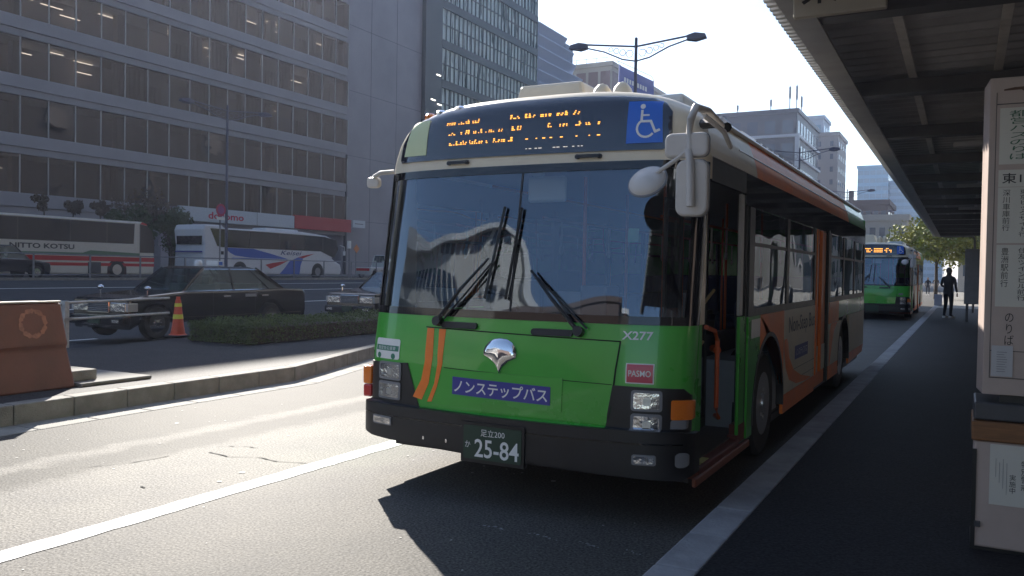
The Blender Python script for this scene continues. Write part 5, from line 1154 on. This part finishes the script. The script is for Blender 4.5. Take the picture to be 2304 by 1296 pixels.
# hedge planter
HG = thing('hedge', 'low clipped hedge in a planter on the traffic island', 'hedge')
mb = MB(); mb.box(-10.05, -8.55, 5.92, 40, .2, .50); mb.build('planter', mat('hedge twigs', (.06, .045, .028), .95, var=.4, scale=14, bump=.8, bscale=30), HG, bevel=.03)
LEAF = mat('hedge leaf', (.05, .085, .022), .7, col2=(.12, .16, .04), scale=2.5)
random.seed(11); mb = MB()
def leafq(mb, p, s, flat=1.0):
    a = Vector((random.gauss(0, 1), random.gauss(0, 1), random.gauss(0, 1)*flat)).normalized(); b = a.orthogonal().normalized(); b.rotate(Matrix.Rotation(random.uniform(0, 6.28), 3, a)); c = a.cross(b)
    mb.add([p-b*s, p+c*s*.5, p+b*s, p-c*s*.5], [(0, 1, 2, 3)])
for i in range(26000):
    y = 5.85+random.random()**1.6*24; f = random.random()
    if f < .68: p = Vector((random.uniform(-10.08, -8.5), y, .50+random.uniform(0, .12)+.04*math.sin(y*3)*math.sin(y*1.3)))
    elif f < .88: p = Vector((-8.52+random.uniform(-.03, .04), y, random.uniform(.22, .58)))
    else: p = Vector((random.uniform(-10.05, -8.5), 5.9+random.uniform(-.04, .04), random.uniform(.22, .58)))
    leafq(mb, p, random.uniform(.014, .032))
mb.build('foliage', LEAF, HG, fix=False)

# ------------------------------------------------------------ trees
BARK = mat('bark', (.07, .055, .04), .9, var=.3, scale=12, bump=.6)
def make_tree(name, label, loc, h, cr_, ch, n, leaf_m, s, blobs=9, seed=1, trunk=.14, group=None, squash=.8):
    random.seed(seed); t = thing(name, label, 'tree', loc, 0, group); z0 = h-ch
    mb = MB(); mb.tube([(0, 0, 0), (.03, .02, z0*.6), (0, .05, z0+ch*.35), (.05, 0, z0+ch*.7)], trunk, 8, r1=trunk*.35)
    C_ = []
    for i in range(blobs):
        a = random.uniform(0, 6.28); rr = cr_*random.uniform(.25, .72); z = z0+ch*random.uniform(.25, .85); c = Vector((rr*math.cos(a), rr*math.sin(a), z)); C_.append((c, cr_*random.uniform(.28, .5)))
        mb.tube([(0, .03, z0+ch*random.uniform(0, .4)), tuple(c*.6+Vector((0, 0, z*.38))), tuple(c)], trunk*.35, 5, r1=.015)
    mb.build('trunk', BARK, t, smooth=True)
    mb = MB()
    for i in range(n):
        c, r = random.choice(C_); d = Vector((random.gauss(0, 1), random.gauss(0, 1), random.gauss(0, 1)*squash)).normalized()*r*random.random()**.4
        leafq(mb, c+d, s*random.uniform(.6, 1.3))
    mb.build('crown', leaf_m, t, fix=False); return t
LG = mat('autumn green leaf', (.14, .20, .03), .6, col2=(.36, .34, .06), scale=.8); LD = mat('dark green leaf', (.035, .06, .02), .7, col2=(.07, .09, .03), scale=1.2)
LB = mat('brown autumn leaf', (.09, .07, .05), .8, col2=(.15, .11, .075), scale=1.5)
make_tree('street_tree', 'leafy yellow-green tree at the end of the street, behind the second bus', (1.0, 62, .1), 6.0, 2.9, 3.8, 9500, LG, .15, 18, 2)
make_tree('street_tree', 'darker green tree under the far end of the canopy', (3.6, 68, .1), 4.6, 2.2, 2.6, 2600, LD, .16, 10, 3)
for i, y in enumerate((23.3, 25.0, 26.7)):
    make_tree('clipped_tree', ('leftmost', 'middle', 'rightmost')[i]+' of three small clipped brown-leaved trees above the cream coach roof', (-41.5, y, 1.0), 4.35, .55, 1.0, 1100, LB, .09, 6, 20+i, .06, 'clipped brown trees in front of the office block')
make_tree('autumn_tree', 'large thin brown-leaved tree between the two coaches', (-41.5, 29.3, 1.0), 4.8, 2.1, 2.2, 1300, LB, .12, 14, 31, .12)
make_tree('evergreen_tree', 'dark evergreen filling the gap between the two coaches', (-40.0, 27.6, 1.0), 4.1, 1.7, 3.2, 4200, LD, .12, 12, 33, .1)
make_tree('evergreen_tree', 'dark evergreen just behind the tail of the white coach', (-40.2, 30.5, 1.0), 4.2, 1.7, 3.0, 3600, LD, .12, 12, 35, .1)

# ------------------------------------------------------------ people
SKIN = mat('skin', (.45, .28, .2), .6); DKC = mat('dark clothes', (.015, .016, .022), .9, var=.2, scale=8); HAIR = mat('black hair', (.01, .009, .008), .5)
def make_person(label, loc, rz, h=1.72, coat=DKC, pants=DKC, bag=True, group=None):
    t = thing('person', label, 'person', loc, rz, group); k = h/1.72
    J = {'pel': (0, 0, .95, .15), 'ch': (0, .0, 1.28, .17), 'nk': (0, 0, 1.45, .06), 'hd': (0, -.02, 1.56, .085), 'tp': (0, 0, 1.66, .08),
         'sl': (-.19, 0, 1.38, .065), 'el': (-.26, .02, 1.10, .045), 'wl': (-.24, -.10, .88, .032), 'sr': (.19, 0, 1.38, .065), 'er': (.28, -.02, 1.12, .045), 'wr': (.18, -.20, 1.02, .032),
         'hl': (-.09, 0, .88, .10), 'kl': (-.10, -.02, .50, .065), 'al': (-.10, .02, .09, .045), 'tl': (-.11, -.14, .04, .035), 'hr': (.09, 0, .88, .10), 'kr': (.11, -.04, .50, .065), 'ar': (.12, .03, .09, .045), 'tr': (.13, -.13, .04, .035)}
    E_ = [('pel', 'ch'), ('ch', 'nk'), ('nk', 'hd'), ('hd', 'tp'), ('ch', 'sl'), ('sl', 'el'), ('el', 'wl'), ('ch', 'sr'), ('sr', 'er'), ('er', 'wr'), ('pel', 'hl'), ('hl', 'kl'), ('kl', 'al'), ('al', 'tl'), ('pel', 'hr'), ('hr', 'kr'), ('kr', 'ar'), ('ar', 'tr')]
    ks = list(J); me = bpy.data.meshes.new('body'); me.from_pydata([(a*k, b*k, c*k) for a, b, c, r in J.values()], [(ks.index(a), ks.index(b)) for a, b in E_], [])
    me.materials.append(coat); o = link('body', me, t); sk = o.modifiers.new('skin', 'SKIN')
    for i, n_ in enumerate(ks): r = J[n_][3]*k; me.skin_vertices[0].data[i].radius = (r, r*(.75 if n_ in ('pel', 'ch') else 1))
    me.skin_vertices[0].data[0].use_root = True; sb_ = o.modifiers.new('sub', 'SUBSURF'); sb_.levels = 1; sb_.render_levels = 2
    mb = MB(); mb.ball((0, -.035*k, 1.60*k), .083*k, .095*k, .115*k, 14); hd = mb.build('head', SKIN, t, smooth=True)
    mb = MB(); mb.ball((0, .0, 1.625*k), .096*k, .105*k, .115*k, 14); mb.build('hair', HAIR, t, smooth=True)
    for s, w in ((-1, 'wl'), (1, 'wr')):
        x, y, z, r = J[w]; mb = MB(); mb.ball((x*k, (y-.01)*k, (z-.06)*k), .028*k, .022*k, .05*k, 8)
        for f in range(4): mb.tube([((x-.024+f*.016)*k, (y-.012)*k, (z-.10)*k), ((x-.024+f*.016)*k, (y-.022)*k, (z-.15+.008*abs(f-1.5))*k)], .008*k, 5)
        mb.tube([((x-s*.02)*k, (y-.02)*k, (z-.05)*k), ((x-s*.035)*k, (y-.04)*k, (z-.09)*k)], .009*k, 5); mb.build('hand', SKIN, t, smooth=True)
    for s, a in ((-1, 'al'), (1, 'ar')): x, y, z, r = J[a]; mb = MB(); mb.box((x-.045)*k, (x+.045)*k, (y-.20)*k, (y+.05)*k, 0, .07*k); mb.build('shoe', mat('white shoe', (.6, .6, .6), .6), t, bevel=.02)
    return t
make_person('standing person in dark clothes with white shoes, waiting at the kerb side', (2.28, 29.6, .15), R(150), 1.84)
BG = thing('tote_bag', 'pale bag hanging from the hand of the standing person', 'bag', (1.95, 29.45, .15))
mb = MB(); mb.box(-.13, .13, -.05, .05, .45, .86); mb.build('bag_body', mat('pale bag', (.5, .5, .58), .7), BG, bevel=.02); mb = MB(); mb.tube([(-.06, 0, .85), (-.05, 0, 1.0), (.05, 0, 1.0), (.06, 0, .85)], .008, 5); mb.build('strap', BLACK, BG)
for i, (x, y, rz, hh, lb) in enumerate(((-.1, 80, 20, 1.6, 'leftmost of the distant people beyond the second bus'), (.5, 82, 200, 1.7, 'distant person in the middle of the group beyond the second bus'), (1.3, 79, 90, 1.65, 'rightmost of the distant people, near the tree trunk'))):
    make_person(lb, (x, y, .02), R(rz), hh, coat=(DKC, mat('brown coat', (.08, .05, .04), .9), DKC)[i], group='distant people beyond the second bus')

# ------------------------------------------------------------ air
HZ = MB(); HZ.box(-610, 610, -310, 1510, -1.5, 71.5); hz = HZ.build('haze', [])
hm = bpy.data.materials.new('haze'); hm.use_nodes = True; hn = hm.node_tree; hn.nodes.remove(hn.nodes['Principled BSDF'])
pv = hn.nodes.new('ShaderNodeVolumePrincipled'); pv.inputs['Color'].default_value = (.66, .74, 1.0, 1); pv.inputs['Density'].default_value = HAZE_D; pv.inputs['Anisotropy'].default_value = .55
hn.links.new(pv.outputs[0], hn.nodes['Material Output'].inputs['Volume']); hz.data.materials.append(hm); struct(hz, 'stuff')
